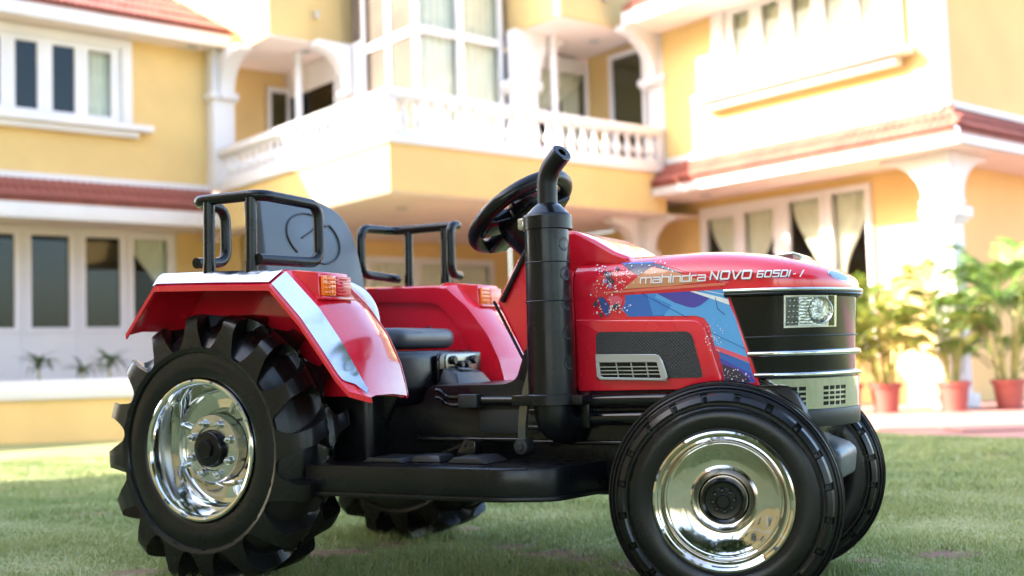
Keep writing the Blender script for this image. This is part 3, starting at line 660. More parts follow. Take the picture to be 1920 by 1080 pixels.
def rear_tyre_mesh():
    rows = []
    prof = [(v, 0) for v in VS]+[(v, 1) for v in reversed(VS[:-1])]
    for k in range(NL):
        for u in US:
            row = []
            for v, side in prof:
                w = .03
                if .10 <= v < .36: w = .03+.30*math.sqrt((v-.10)/.26)
                elif .36 <= v < .80: w = .33
                elif .80 <= v <= .96: w = .03+.30*math.sqrt(max(0, (.96-v)/.16))
                au = abs(u); pu = au*w/.30 if au <= .30 else w+(au-.30)*(.5-w)/.20
                pu = math.copysign(pu, u); sk = .25*smst((v-.12)/.88)
                th = 2*math.pi*(k+(pu+sk if side == 0 else pu+.5-sk))/NL
                m = smst((.315-au)/.030)*smst((v-.09)/.05)*smst((.965-v)/.05)
                L_ = interp(LUG, v); C_ = interp(CAR, v)
                r = L_[0]+(C_[0]-L_[0])*m; y = L_[1]+(C_[1]-L_[1])*m
                if v > .93: r -= .0035*(0.5+.5*math.cos(math.pi*US.index(u)))*smst((v-.93)/.05)
                yy = y if side == 0 else .165-y
                row.append((r*math.cos(th), yy, r*math.sin(th)))
            rows.append(row)
    rows.append(rows[0])
    mb = MB().grid(rows)
    mb.lathe([(.193, .0), (.1915, .0035), (.189, .0035), (.186, .002), (.165, -.0005), (.150, .0015), (.1435, .004), (.1405, .007), (.1405, .020)], 96, 'y')
    mb.lathe([(.193, .165), (.1915, .1615), (.189, .1615), (.165, .1655), (.145, .161), (.10, .150)], 96, 'y')
    return mb.mesh('tyre', TYRE, smooth=38)
tyre_m = rear_tyre_mesh()
rim_m = MB().lathe([(.1405, .0035), (.1390, .0005), (.1355, -.001), (.1310, .001), (.1275, .006), (.1265, .016), (.1245, .020), (.1240, .040), (.1215, .046), (.1205, .066), (.1165, .074), (.112, .078), (.098, .080), (.080, .078), (.074, .070), (.070, .066), (.068, .079), (0, .079)], 96, 'y').mesh('rim', CHR, smooth=30)
HUBM = mat('brushed_hub_metal', (.60, .60, .60), .26, metal=1.0, bump=.35, bscale=60, rvar=.08)
hubd_m = MB().lathe([(.0685, .078), (.0685, .0415), (.0665, .0385), (.0630, .0375), (.0445, .0375), (.0430, .0400), (.0375, .0400), (.036, .044), (0, .044)], 72, 'y').mesh('hub_disc', HUBM, smooth=30)
back_m = MB().lathe([(0, .150), (.11, .152)], 48, 'y').mesh('inner_cover', BLK)
cap_m = MB().lathe([(.036, .044), (.036, .028), (.033, .024), (.0, .024)], 40, 'y').prism([(.019*math.cos(R(60*k+15)), .019*math.sin(R(60*k+15))) for k in range(6)], .016, .025).mesh('hub_cap', BLK, bevel=.001, bseg=1)
nut_m = MB().lathe([(0, -.016), (.0035, -.016), (.0040, -.006)], 10, 'y').prism([(.0088*math.cos(R(60*k)), .0088*math.sin(R(60*k))) for k in range(6)], -.008, .002).lathe([(.0110, 0), (.0110, .003), (0, .003)], 14, 'y').mesh('wheel_nut', CHRW, bevel=.0008, bseg=1, smooth=25)
pin_m = MB().tube([(0, 0, 0), (.035, 0, 0)], [.0055, .0055], 10).prism([(.0075*math.cos(R(60*k)), .0075*math.sin(R(60*k))) for k in range(6)], -.004, .004, 'x').mesh('rim_bolt', CHRW)
def rear_wheel(side, spin):
    w = empty('rear_wheel', (0 if side < 0 else .055, side*.3645+(0 if side < 0 else .03), .27), 0 if side < 0 else math.pi, tr)
    g = empty('x', parent=None); bpy.data.objects.remove(g)
    def L_(name, me, loc=(0, 0, 0), rot=(0, 0, 0)):
        return link(name, me, w, loc, rot)
    L_('tyre', tyre_m, rot=(0, spin, 0)); L_('rim', rim_m); L_('hub_disc', hubd_m); L_('inner_cover', back_m); L_('hub_cap', cap_m)
    for k in range(8):
        q = R(45*k+20); L_('wheel_nut', nut_m, (.0535*math.cos(q), .0375, .0535*math.sin(q)))
    for q in (158, 200, 60, 290, 20, 335):
        a = R(q); L_('rim_bolt', pin_m, (.118*math.cos(a), .050+.012*(q % 3), .118*math.sin(a)), (0, -a+math.pi, 0))
    return w
rear_wheel(-1, R(8)); rear_wheel(1, R(3))

# ---- front wheels
def front_tyre_mesh():
    mb = MB()
    o = -.0746; i = .045
    prof = [(.112, o+.010), (.114, o+.002), (.119, o-.001), (.135, o-.003), (.148, o-.001), (.1515, o+.001), (.1525, o+.004), (.1545, o+.0045), (.1555, o+.001), (.1580, o+.001),
            (.160, o+.007), (.171, o+.012), (.1735, o+.0095), (.1755, o+.0100), (.1765, o+.016), (.1785, o+.0175), (.1805, o+.016), (.182, o+.023), (.1845, o+.0245), (.186, o+.023), (.187, o+.031), (.1885, o+.034), (.190, o+.034),
            (.1905, o+.044), (.1885, o+.046), (.1885, o+.050), (.1915, o+.052), (.1915, o+.064), (.1885, o+.066), (.1885, o+.070), (.1915, o+.072)]
    full = prof+[(r, -y+(o+i)) for r, y in reversed(prof)]
    mb.lathe(full, 120, 'y')
    n = 20
    for k in range(n):
        for sgn in (0, 1):
            c = 2*math.pi*(k+.25)/n; dw = 2*math.pi/n*.39
            vs = []
            for q in (-1, -.5, 0, .5, 1):
                for r, y in ((.1575, o+.006), (.1578, o-.0035), (.1615, o-.0068), (.1695, o-.0015), (.1742, o+.011)):
                    th = c+dw*q; yy = y if not sgn else (o+i)-y
                    vs.append((r*math.cos(th), yy, r*math.sin(th)))
            fs = [(a*5+b, a*5+b+1, (a+1)*5+b+1, (a+1)*5+b) for a in range(4) for b in range(4)]+[(0, 1, 2, 3, 4), (24, 23, 22, 21, 20)]
            mb.add(vs, fs)
            # small lug between the blocks
            th0 = c+2*math.pi/n*.5; vs = []
            for q in (-1, 1):
                for r, y in ((.1600, o+.008), (.1605, o-.0005), (.1660, o+.001), (.1690, o+.012)):
                    th = th0+.018*q; yy = y if not sgn else (o+i)-y; vs.append((r*math.cos(th), yy, r*math.sin(th)))
            mb.add(vs, [(0, 1, 5, 4), (1, 2, 6, 5), (2, 3, 7, 6), (0, 1, 2, 3), (4, 5, 6, 7)])
    return mb.mesh('tyre', TYRE, smooth=32, recalc=True)
ft_m = front_tyre_mesh()
o = -.0746
frim_m = MB().lathe([(.1145, o+.003), (.1125, o-.002), (.1095, o-.0035), (.106, o-.001), (.1045, o+.004), (.1025, o+.0055), (.1000, o+.005), (.0965, o+.010), (.0950, o+.016), (.0925, o+.0175), (.0908, o+.0155), (.0885, o+.0160), (.0868, o+.0172), (.080, o+.0198), (.070, o+.0235), (.060, o+.0265), (.0550, o+.0270), (.0520, o+.0255), (.0500, o+.0215), (.0445, o+.0235), (.041, o+.024), (.038, o+.028), (0, o+.028)], 96, 'y').mesh('rim', FRIM, smooth=26)
fcap_m = MB().lathe([(.037, o+.028), (.037, o+.004), (.0335, o-.001), (.030, o+.001), (.0285, o+.006), (.018, o+.007), (0, o+.007)], 48, 'y').prism([(.0205*math.cos(R(45*k)), .0205*math.sin(R(45*k))) for k in range(8)], o+.001, o+.008).lathe([(0, o-.009), (.0095, o-.009), (.0115, o-.006), (.0115, o+.002)], 24, 'y')
for k in range(8):
    q = R(45*k+22); fcap_m.lathe([(0, o-.0035), (.0028, o-.0025), (.0038, o+.002)], 10, 'y', c=(.0168*math.cos(q), 0, .0168*math.sin(q)))
fcap_m = fcap_m.mesh('hub_cap', BLKG, smooth=35)
fback_m = MB().lathe([(.113, .035), (.10, .026), (.06, .022), (0, .022)], 48, 'y').mesh('inner_cover', BLK)
for side in (-1, 1):
    w = empty('front_wheel', (1.0096, side*.1882, .1915), .2616+(0 if side < 0 else math.pi), tr)
    link('tyre', ft_m, w, rot=(0, .1, 0)); link('rim', frim_m, w); link('hub_cap', fcap_m, w, rot=(0, .3, 0)); link('inner_cover', fback_m, w)

# ---- rear fenders
ST = [  # outer lip L, crease C, inner edge I  (x, z) at y = .385, .360, .200
    ((-.170, .504), (-.172, .509), (-.188, .507)), ((-.089, .5965), (-.098, .6215), (-.105, .612)), ((.060, .590), (.065, .6165), (.060, .609)), ((.207, .582), (.2253, .6093), (.235, .603)),
    ((.275, .514), (.3055, .533), (.300, .545)), ((.323, .454), (.353, .472), (.345, .487)), ((.358, .409), (.384, .423), (.372, .432)), ((.387, .381), (.403, .393), (.382, .395)), ((.436, .370), (.418, .3695), (.388, .366))]
def stat(t):
    i = min(int(t), len(ST)-2); f = t-i
    return [tuple(p+(q-p)*f for p, q in zip(a, b)) for a, b in zip(ST[i], ST[i+1])]
def fender(sg):
    rows = []
    for k in range(0, 8*6+1):
        L_, C_, I_ = stat(k/6)
        M_ = ((C_[0]+I_[0])/2+.004, (C_[1]+I_[1])/2+.004)
        rows.append([(L_[0], sg*.387, L_[1]-.010), (L_[0], sg*.3875, L_[1]), (L_[0]+.1*(C_[0]-L_[0]), sg*.384, L_[1]+.1*(C_[1]-L_[1])), (C_[0], sg*.360, C_[1]), (C_[0]*.9+I_[0]*.1, sg*.344, C_[1]*.9+I_[1]*.1+.003), (M_[0], sg*.28, M_[1]), (I_[0], sg*.208, I_[1]), (I_[0], sg*.200, I_[1]-.006)])
    f = T(MB().grid(rows), 'rear_fender', RED, smooth=28, solid=.0045, weld=False)
    # inner side wall with a recessed arch
    ip = [stat(k/4)[2] for k in range(0, 33)]
    poly = [(x, z-.004) for x, z in ip]+[(.372, .366), (.20, .366), (-.06, .40)]
    T(MB().prism(poly, sg*.214, sg*.222), 'fender_side', RED, f, smooth=30)
    arch = [(-.165, .50), (-.080, .577), (.06, .574), (.208, .565), (.245, .530), (.285, .478), (.318, .420), (.334, .366)]
    a2 = rounded([(x, 0, z) for x, z in arch], .02, 4)
    outer = [(x, z-.003) for x, z in ip]; n = len(a2); rr = []
    for i in range(n):
        s = i/(n-1)*(len(outer)-1); j = min(int(s), len(outer)-2); fr = s-j
        ox, oz = outer[j][0]+(outer[j+1][0]-outer[j][0])*fr, outer[j][1]+(outer[j+1][1]-outer[j][1])*fr
        a = a2[i]; rr.append([(a.x, sg*.2135, a.z), (a.x, sg*.2035, a.z), (a.x*.85+ox*.15, sg*.2015, a.z*.85+oz*.15), (ox, sg*.1985, oz)])
    T(MB().grid(rr), 'fender_arch', RED, f, smooth=25, solid=.002)
    # mirror-chrome trim on the outer chamfer
    for t0, t1 in ((.95, 2.985), (3.03, 7.6)):
        rows = []
        n = max(6, int((t1-t0)*10))
        for k in range(n+1):
            t = t0+(t1-t0)*k/n; L_, C_, I_ = stat(t); row = []
            e = 0 if t < 6.3 else .45*smst((t-6.3)/.7)
            for fr in (.12+e, .4+e*.5, .7, .97):
                fr = min(fr, .97)
                # stand 1.6 mm proud of the chamfer
                nrm = Vector((0, sg*.6, .8)) if t < 3 else Vector((.55, sg*.62, .55))
                p = Vector((L_[0]+(C_[0]-L_[0])*fr, sg*(.387-.027*fr), L_[1]+(C_[1]-L_[1])*fr))+nrm.normalized()*.0042
                row.append(tuple(p))
            rows.append(row)
        T(MB().grid(rows), 'chrome_trim', TRIM, f, smooth=40, solid=.0012)
    # lamp housing
    y0, y1 = (-.345, -.252) if sg < 0 else (.250, .350)
    T(MB().prism([(.175, .606), (.205, .6145), (.290, .6045), (.2935, .553), (.285, .5485), (.24, .56)], y0, y1), 'lamp_housing', RED, f, bevel=.003)
    xf = .2935
    T(MB().box(xf, xf+.006, y0+.004, y0+.043, .5595, .5975), 'orange_lens', ORL, f, bevel=.0015)
    bm_ = MB()
    for i in range(4):
        for j in range(4): bm_.lathe([(0, .0035), (.002, .003), (.0036, 0)], 8, 'x', c=(xf+.006, y0+.010+.009*i, .5655+.0085*j))
    T(bm_, 'lens_bumps', ORL, f, weld=False)
    T(MB().box(xf, xf+.006, y0+.0435, y1-.003, .5595, .5975), 'red_lens', RDL, f, bevel=.0015)
    rb = MB()
    for j in range(6): rb.box(xf+.0062, xf+.0075, y0+.045, y1-.005, .5625+.006*j, .5655+.006*j)
    T(rb, 'lens_ribs', RDL, f)
    T(MB().box(.287, xf+.009, y0-.002, y1+.002, .552, .5575), 'lamp_ledge', RED, f, bevel=.001)
    return f
fender(-1); fender(1)

# ---- guard rails
def rail(sg, rear_in, front_in, x0=-.010, x1=.162):
    y = .355; zt, zb = .762, .640
    top = [(x0+.005, sg*y, zb), (x0, sg*(y-rear_in), zb+.006), (x0, sg*(y-rear_in), zt-.004), (x0, sg*y, zt+.002), (x1, sg*y, zt), (x1, sg*(y-front_in), zt-.003), (x1, sg*(y-front_in), zb), (x1-.006, sg*y, zb-.003)]
    P = rounded(top, .030, 6)
    r_ = T(MB().tube(P, .0112, 14), 'guard_rail', BLK, smooth=60)
    for x in (.031, .140):
        T(MB().tube([(x-.002, sg*y, .612), (x-.002, sg*y, .634)], .0128, 14), 'post_socket', BLK, r_)
        T(MB().tube([(x-.002, sg*y, .63), (x, sg*y, zt-.004)], .0115, 14), 'rail_post', BLK, r_)
rail(-1, .090, .178); rail(1, .150, .050, x1=.186)

# ---- seat back with its embossed badge, cushion, white side disc
def lean(x, y, z): return (x-.10*(z-.62), y, z)
sb = rpoly([(-.168, .46), (-.168, .792), (-.150, .802), (.05, .812), (.155, .770), (.190, .64), (.193, .46)], [.02, .03, .04, .11, .11, .10, .02], 7)
m_ = MB().prism(sb, -.034, .012, 'x'); m_.v = [lean(*p) for p in m_.v]
seat = T(m_, 'seat_back', GRYP, bevel=.007, bseg=3, smooth=40)
BK = mat('embossed_groove', (0.012, 0.013, 0.016), 0.35)
def on_back(pts, r, closed=False): return MB().tube([lean(.0135, y, z) for y, z in pts], r, 8, closed=closed)
cy, cz = .008, .716; ov = lambda q, sx=1., sz=1.: (cy+.094*sx*math.cos(R(q)), cz+.056*sz*math.sin(R(q))-.10*.094*sx*math.cos(R(q)))
T(on_back([ov(q) for q in range(75, 232, 8)], .0022), 'badge_groove', BK, seat)
T(on_back([ov(q) for q in range(-72, 50, 8)], .0022), 'badge_groove', BK, seat)
T(on_back([ov(75), (.022, .762), (.035, .757), (.005, .735), (-.035, .715)], .0020), 'badge_groove', BK, seat)
T(on_back([(.035, .757), (.032, .735), (.016, .690), (.010, .662), (.036, .660)], .0020), 'badge_groove', BK, seat)
T(on_back([ov(50), (.052, .748), (.046, .752)], .0020), 'badge_groove', BK, seat)
cu = rpoly([(.06, -.160), (.328, -.158), (.312, .142), (.06, .145)], .07, 8)
T(MB().prism(cu, .457, .500, 'z'), 'seat_cushion', GRYP, bevel=.018, bseg=5, smooth=50)
T(MB().lathe([(0, 0), (.0065, 0), (.0065, .003), (0, .003)], 12, c=(.33, -.03, .4990)), 'seat_plug', BLK)
dsc = T(MB().lathe([(0, -.166), (.070, -.166), (.088, -.158), (.092, -.146), (.088, -.130), (0, -.128)], 48, 'y', c=(.190, 0, .510)), 'side_disc', WHP)
LOGOG = mat('printed_logo_grey', (.30, .36, .44), .4)
lg = MB()
for k in range(24):
    pass
cc = (.228, .556)
ring = lambda r, n=28: [(cc[0]+r*math.cos(2*math.pi*k/n), cc[1]+r*1.2*math.sin(2*math.pi*k/n)) for k in range(n)]
T(MB().prism(ring(.021), -.1685, -.1665), 'round_logo', LOGOG, dsc)
T(MB().prism([(cc[0]-.012, cc[1]+.012), (cc[0]-.008, cc[1]+.013), (cc[0], cc[1]-.004), (cc[0]+.009, cc[1]+.013), (cc[0]+.012, cc[1]+.010), (cc[0]+.001, cc[1]-.014), (cc[0]-.002, cc[1]-.014)], -.1700, -.1687), 'logo_mark', WHP, dsc)

# ---- seat base, switch panel, tunnel, chassis
T(MB().prism([(.03, .27), (.02, .44), (.10, .454), (.332, .452), (.340, .440), (.342, .372), (.30, .30)], -.158, .152), 'seat_base', BLK, bevel=.008)
pn = T(MB().prism(rpoly([(-.030, .385), (-.030, .447), (.148, .447), (.148, .385)], [0, .022, .006, 0], 6), .3425, .3535, 'x'), 'switch_panel', BLKG, bevel=.004, bseg=3)
T(MB().prism(rpoly([(-.006, .405), (-.006, .4435), (.124, .4435), (.124, .405)], .014, 5), .3540, .3560, 'x'), 'switch_plate', mat('dark_foil', (.20, .20, .18), .25, metal=.8), pn, bevel=.0008)
for y, z, r_ in ((.018, .430, .0095), (.104, .430, .0095), (.048, .421, .0075), (.074, .421, .0075)):
    T(MB().lathe([(r_, .356), (r_, .364), (r_*.8, .367), (0, .367)], 16, 'x', c=(0, y, z)), 'knob', BLK, pn)
cbx = T(MB().add([(.345, -.030, .378), (.400, -.030, .378), (.400, .112, .378), (.345, .112, .378), (.358, -.020, .414), (.385, -.012, .402), (.385, .100, .402), (.358, .088, .414)],
        [(0, 1, 2, 3), (4, 5, 6, 7), (0, 1, 5, 4), (1, 2, 6, 5), (2, 3, 7, 6), (3, 0, 4, 7)]), 'control_box', DGRY, bevel=.003)
T(MB().add([(.363, .020, .4130), (.378, .020, .4065), (.378, .068, .4065), (.363, .068, .4130), (.364, .022, .4170), (.379, .022, .4105), (.379, .066, .4105), (.364, .066, .4170)],
        [(0, 1, 2, 3), (4, 5, 6, 7), (0, 1, 5, 4), (1, 2, 6, 5), (2, 3, 7, 6), (3, 0, 4, 7)]), 'rocker_switch', BLKG, cbx, bevel=.001)
body = T(MB().prism(rpoly([(.20, .20), (.20, .33), (.385, .345), (.398, .372), (.412, .382), (.575, .382), (.600, .390), (.622, .450), (.655, .372), (1.12, .372), (1.15, .30), (1.10, .20)], [0, .02, .02, .01, .015, .03, .03, .01, .01, .02, .02, .02], 4), -.150, .150), 'chassis', BLK, bevel=.006)
T(MB().box(-.12, .30, -.20, .20, .22, .40), 'rear_axle_housing', BLK, bevel=.02, bseg=3)
T(MB().tube([(0, -.30, .27), (0, .30, .27)], .03, 18), 'rear_axle', BLK)
T(MB().prism([(.08, .25), (.13, .262), (.18, .245), (.15, .215), (.09, .22)], -.24, -.20), 'axle_bracket', DGRY, bevel=.006)
T(MB().tube(rounded([(.515, -.158, .3515), (.635, -.158, .3505)], .01), .0085, 12), 'side_pipe', BLKG)
T(MB().box(.4855, .5275, -.176, -.150, .339, .3645), 'pipe_clamp', DGRY, bevel=.002)
for dz in (0, -.0145):
    T(MB().tube(rounded([(.424, -.156, .3735+dz), (.436, -.156, .3715+dz), (.452, -.156, .358+dz), (.487, -.156, .3585+dz)], .01), .0035, 8), 'cable', BLKG)
T(MB().prism([(.52, .335), (.645, .335), (.645, .290), (.52, .290)], -.1555, -.148), 'side_plate', DGRY, bevel=.002)
for x0, x1, z in ((.385, .625, .2785), (.625, .90, .2745), (.628, .675, .3320), (.628, .690, .3015)):
    T(MB().box(x0, x1, -.168, -.149, z-.004, z+.004), 'side_ridge', BLKG, bevel=.003, bseg=3)
T(MB().box(.62, .70, -.160, -.149, .308, .326), 'side_plate', DGRY, bevel=.002)
T(MB().tube([(.755, -.162, .3495), (.93, -.162, .3505)], .013, 14), 'side_pipe', BLKG)
T(MB().tube([(.760, -.162, .318), (.90, -.162, .3195)], .013, 14), 'side_pipe', BLKG)
T(MB().box(.742, .762, -.178, -.149, .30, .366), 'pipe_clamp', BLK, bevel=.004)
# footboard with pedals on its deck
fbp = rpoly([(.235, -.330), (.655, -.330), (.745, -.296), (.782, -.15), (.782, .15), (.745, .296), (.655, .330), (.235, .330)], [.0, .02, .03, .05, .05, .03, .02, 0], 5)
fb = T(MB().prism(fbp, .190, .243, 'z'), 'footboard', BLK, bevel=.004, bseg=2, smooth=30)
T(MB().prism([(p[0]+(.004 if p[0] > .3 else 0), p[1]*1.012) for p in fbp], .186, .194, 'z'), 'footboard_lip', BLK, fb, bevel=.001)
for sg in (-1, 1):
    T(MB().add([(.43, sg*.20, .244), (.495, sg*.20, .244), (.495, sg*.26, .244), (.43, sg*.26, .244), (.435, sg*.205, .256), (.49, sg*.205, .256), (.49, sg*.255, .256), (.435, sg*.255, .256)],
        [(0, 1, 2, 3), (4, 5, 6, 7), (0, 1, 5, 4), (1, 2, 6, 5), (2, 3, 7, 6), (3, 0, 4, 7)]), 'deck_pad', DGRY, fb, bevel=.002)
    T(MB().prism([(.515, .244), (.600, .244), (.580, .255), (.530, .255)], sg*.19, sg*.27), 'deck_pad', DGRY, fb, bevel=.002)
    T(MB().prism([(.335, .244), (.425, .244), (.415, .252), (.345, .252)], sg*.19, sg*.28), 'deck_pad', DGRY, fb, bevel=.002)
T(MB().prism([(.505, .246), (.543, .246), (.545, .280), (.520, .283), (.505, .262)], -.215, -.185), 'pedal', BLKG, bevel=.003)
T(MB().prism([(.440, .250), (.446, .248), (.532, .275), (.528, .281)], -.205, -.195), 'pedal_arm', BLK)
T(MB().box(.55, 1.0, -.10, .10, .172, .22), 'underbody', BLK, bevel=.01)

# ---- hood
XN = 1.205
def wseam(x):       # half width of the plan outline
    if x < 1.06: return .150
    t = min(1., (x-1.06)/(XN-1.06)); return .150*(max(0., 1-t**2.9))**.60
def ztop(x):
    if x < .93: return .6125
    t = min(1, (x-.93)/(XN-.93)); return .541+.0715*(max(0, 1-t**1.85))**.62
def zseam(x): return .5405 if x < 1.0 else .5405-.004*(x-1.0)/.2
def hood_z(x, y):
    w = wseam(x)
    if w < 1e-4: return zseam(x)
    q = min(1, abs(y)/w); f = (max(0, 1-q**3.6))**.30
    return zseam(x)+(ztop(x)-zseam(x))*f
xsn = [.727+.02*i for i in range(11)]+[.94+.012*i for i in range(10)]+[XN-.145*((1-k/26)**2.2) for k in range(27)]
xsn = sorted(set(round(x, 4) for x in xsn))
vn = [math.sin(R(90)*k/22) for k in range(-22, 23)]
vn = sorted(set(vn+[.985, -.985, .993, -.993, .9985, -.9985]))
rows = []
for x in xsn:
    w = wseam(x); rows.append([(x, v*w, hood_z(x, v*w)) for v in vn])
hoodmb = MB().grid(rows)
rim_ = [(x, -wseam(x)) for x in xsn]; n = len(rim_)
hoodmb.grid([[(x, y, zseam(x)) for x, y in rim_], [(x, y+.0005, zseam(x)-.006) for x, y in rim_]])
hoodmb.grid([[(x, -y, zseam(x)) for x, y in rim_], [(x, -y-.0005, zseam(x)-.006) for x, y in rim_]])
hood = T(hoodmb, 'hood', RED, smooth=50)
# seam rubber and lip along the lid
def outline(off=0., x_from=.98, dz=0, n=40):
    pts = []
    for k in range(n+1):
        x = x_from+(XN-x_from)*(1-(1-k/n)**2.0); w = wseam(x); pts.append((x, -w))
    pts = pts+[(x, -y) for x, y in reversed(pts[:-1])]
    out = []
    for i, p in enumerate(pts):
        a = Vector(pts[max(0, i-1)]); b = Vector(pts[min(len(pts)-1, i+1)]); t = (b-a).normalized(); nn = Vector((t.y, -t.x))
        out.append((p[0]+nn.x*off, p[1]+nn.y*off))
    return out
lipo = outline(.004, 1.012)
T(MB().tube([(x, y, zseam(x)-.006) for x, y in lipo], .0038, 8, sx=.9), 'hood_lip', CHRW, hood)
T(MB().tube([(x, y, zseam(x)-.0125) for x, y in outline(.001, 1.012)], .0048, 8), 'hood_seal', BLK, hood)
# lower side panels with raised frame, cooling mesh and vent
for sg in (-1, 1):
    sp_ = T(MB().prism([(.727, .378), (.727, .5385), (1.0155, .5385), (1.065, .372), (1.05, .368), (.745, .368), (.73, .370)], sg*.138, sg*.1495), 'side_panel', RED, bevel=.0015)
    fr = rpoly([(.732, .4975), (.962, .487), (.9775, .474), (1.003, .384), (.9985, .3665), (.732, .3665)], [.004, .018, .018, .01, .004, .004], 5)
    T(MB().prism(fr, sg*.1498, sg*.1585), 'panel_frame', RED, sp_, bevel=.0045, bseg=3)
    mp = rpoly([(.7715, .4735), (.952, .4675), (.9705, .3875), (.7705, .3875)], [.012, .012, .007, .002], 5)
    T(MB().prism(mp, sg*.1587, sg*.1597), 'cooling_mesh', MESHP, sp_, smooth=0)
    # vent: a moulded silver frame with four rows of louvres
    vo = rpoly([(.7725, .4335), (.886, .4300), (.9000, .4180), (.9085, .3895), (.9045, .3835), (.780, .3870), (.7735, .3935)], [.004, .012, .010, .004, .004, .006, .004], 4)
    T(MB().prism(vo, sg*.1598, sg*.1630), 'vent_backing', BLK, sp_, smooth=0)
    vf = MB(); q0, q1 = sg*.1631, sg*.1670
    def bar(pts): vf.prism(pts, q0, q1)
    bar([(.7725, .4335), (.886, .4300), (.893, .4265), (.8935, .4145), (.884, .4160), (.7780, .4180), (.7725, .4200)])
    bar([(.893, .4265), (.9000, .4180), (.9085, .3895), (.9045, .3835), (.8960, .3865), (.889, .4155), (.8925, .4165)])
    bar([(.7735, .3935), (.780, .3870), (.9045, .3835), (.9050, .3880), (.785, .3915), (.781, .3950), (.7790, .4185), (.7725, .4195)])
    T(vf, 'vent_frame', SIL, sp_, bevel=.0008, bseg=1)
    for j in range(1, 4):
        z = .4165-.0065*j
        T(MB().prism([(.779+.0005*j, z+.0008), (.8915+.001*j, z-.0018+.0008), (.8915+.001*j, z-.0018-.0009), (.779+.0005*j, z-.0009)], sg*.1631, sg*.1662), 'vent_slat', SIL, sp_)
    for j in range(1, 4):
        x = .783+.0285*j
        T(MB().prism([(x-.0008, .4170), (x+.0008, .4170), (x+.0045, .3905), (x+.0029, .3905)], sg*.1631, sg*.1658), 'vent_slat', SIL, sp_)
# grille housing
def band(z0, z1, off, m, name, x_from=1.0, t=.01, par=None, xs0=None, taper=0.0, bev=0):
    o1 = outline(off, x_from); o2 = outline(off-t, x_from)
    def tp(p, z): return (p[0]-(taper*(.54-z)), p[1]*(1-.25*(.54-z)), z)
    rows = [[tp(p, z0) for p in o2], [tp(p, z0) for p in o1], [tp(p, z1) for p in o1], [tp(p, z1) for p in o2]]
    return T(MB().grid(rows+[rows[0]]), name, m, par, smooth=30, bevel=bev)
def slant(z): return 1.015+(.540-z)*.31
gh = band(.372, .5285, -.004, BLKG, 'grille_housing', x_from=1.0, t=.02, taper=.06)
# close the top/bottom
cl = outline(-.006, 1.0); T(MB().prism([(p[0]-.01, p[1]*.97) for p in cl], .505, .5265, 'z').prism([(p[0]-.02, p[1]*.93) for p in cl], .31, .372, 'z'), 'grille_core', BLK, gh, smooth=30)
def round_bar(z, r, off, x_from, m, name, flat_=1.0, taper=.06):
    P = [(p[0]-taper*(.54-z), p[1]*(1-.25*(.54-z)), z) for p in outline(off, x_from)]
    o = MB().tube(P, r, 10); return T(o, name, m, gh, smooth=60)
round_bar(.4245, .0050, .001, slant(.425)+.004, CHR, 'chrome_bar')
round_bar(.4533, .0015, -.0025, slant(.453)+.004, DGRY, 'trim_line')
round_bar(.3885, .0042, .0025, slant(.388)+.004, CHR, 'chrome_edge')
# lower chrome section with vents
def bandpoly(s0, s1, z0, z1, off, m, name, par=None, t=.004, n=14, taper=.06, x_from=1.075, zf=None, bev=0):
    """piece of shell between arc fractions s0..s1 of the near half outline"""
    O1 = outline(off, x_from, n=60); O2 = outline(off-t, x_from, n=60); N = len(O1)-1
    def at(O, s):
        q = s*N; i = min(int(q), N-1); f = q-i; return (O[i][0]+(O[i+1][0]-O[i][0])*f, O[i][1]+(O[i+1][1]-O[i][1])*f)
    def tp(p, z): return (p[0]-(taper*(.54-z)), p[1]*(1-.25*(.54-z)), z)
    r1, r2, r3, r4 = [], [], [], []
    for k in range(n+1):
        s = s0+(s1-s0)*k/n; a = at(O1, s); b = at(O2, s)
        za, zb = (z0, z1) if zf is None else zf(k/n)
        r1.append(tp(b, za)); r2.append(tp(a, za)); r3.append(tp(a, zb)); r4.append(tp(b, zb))
    mb = MB().grid([r1, r2, r3, r4, r1]); mb.add([r1[0], r2[0], r3[0], r4[0]], [(0, 1, 2, 3)]); mb.add([r1[-1], r2[-1], r3[-1], r4[-1]], [(0, 1, 2, 3)])
    return T(mb, name, m, par, smooth=30, bevel=bev)
lowc = band(.330, .3815, .001, BLK, 'lower_grille', x_from=1.06, t=.012, par=gh, taper=.06)
bandpoly(0, 1, .368, .3815, .0030, CHR, 'grille_surround', lowc, n=60)
bandpoly(0, 1, .330, .3355, .0030, CHR, 'grille_surround', lowc, n=60)
for s0, s1 in ((0, .045), (.163, .237), (.360, .640), (.763, .837), (.955, 1)): bandpoly(s0, s1, .3355, .368, .0030, CHR, 'grille_surround', lowc)
for s0, s1 in ((.045, .163), (.237, .360), (.640, .763), (.837, .955)):
    for j in range(1, 4): bandpoly(s0, s1, .3355+.0081*j-.0016, .3355+.0081*j+.0016, .0022, CHRW, 'grille_slat', lowc, n=8, t=.003)
    for j in range(1, 4):
        s = s0+(s1-s0)*j/4; bandpoly(s-.003, s+.003, .3355, .368, .0018, CHRW, 'grille_slat', lowc, n=1, t=.003)
bump_ = band(.300, .3295, .010, DGRY, 'front_bumper', x_from=1.11, t=.06, taper=.08, bev=.003)
T(MB().prism([(p[0]-.03, p[1]*.86) for p in outline(0, 1.04)], .298, .325, 'z'), 'bumper_core', BLK, bump_, smooth=30)
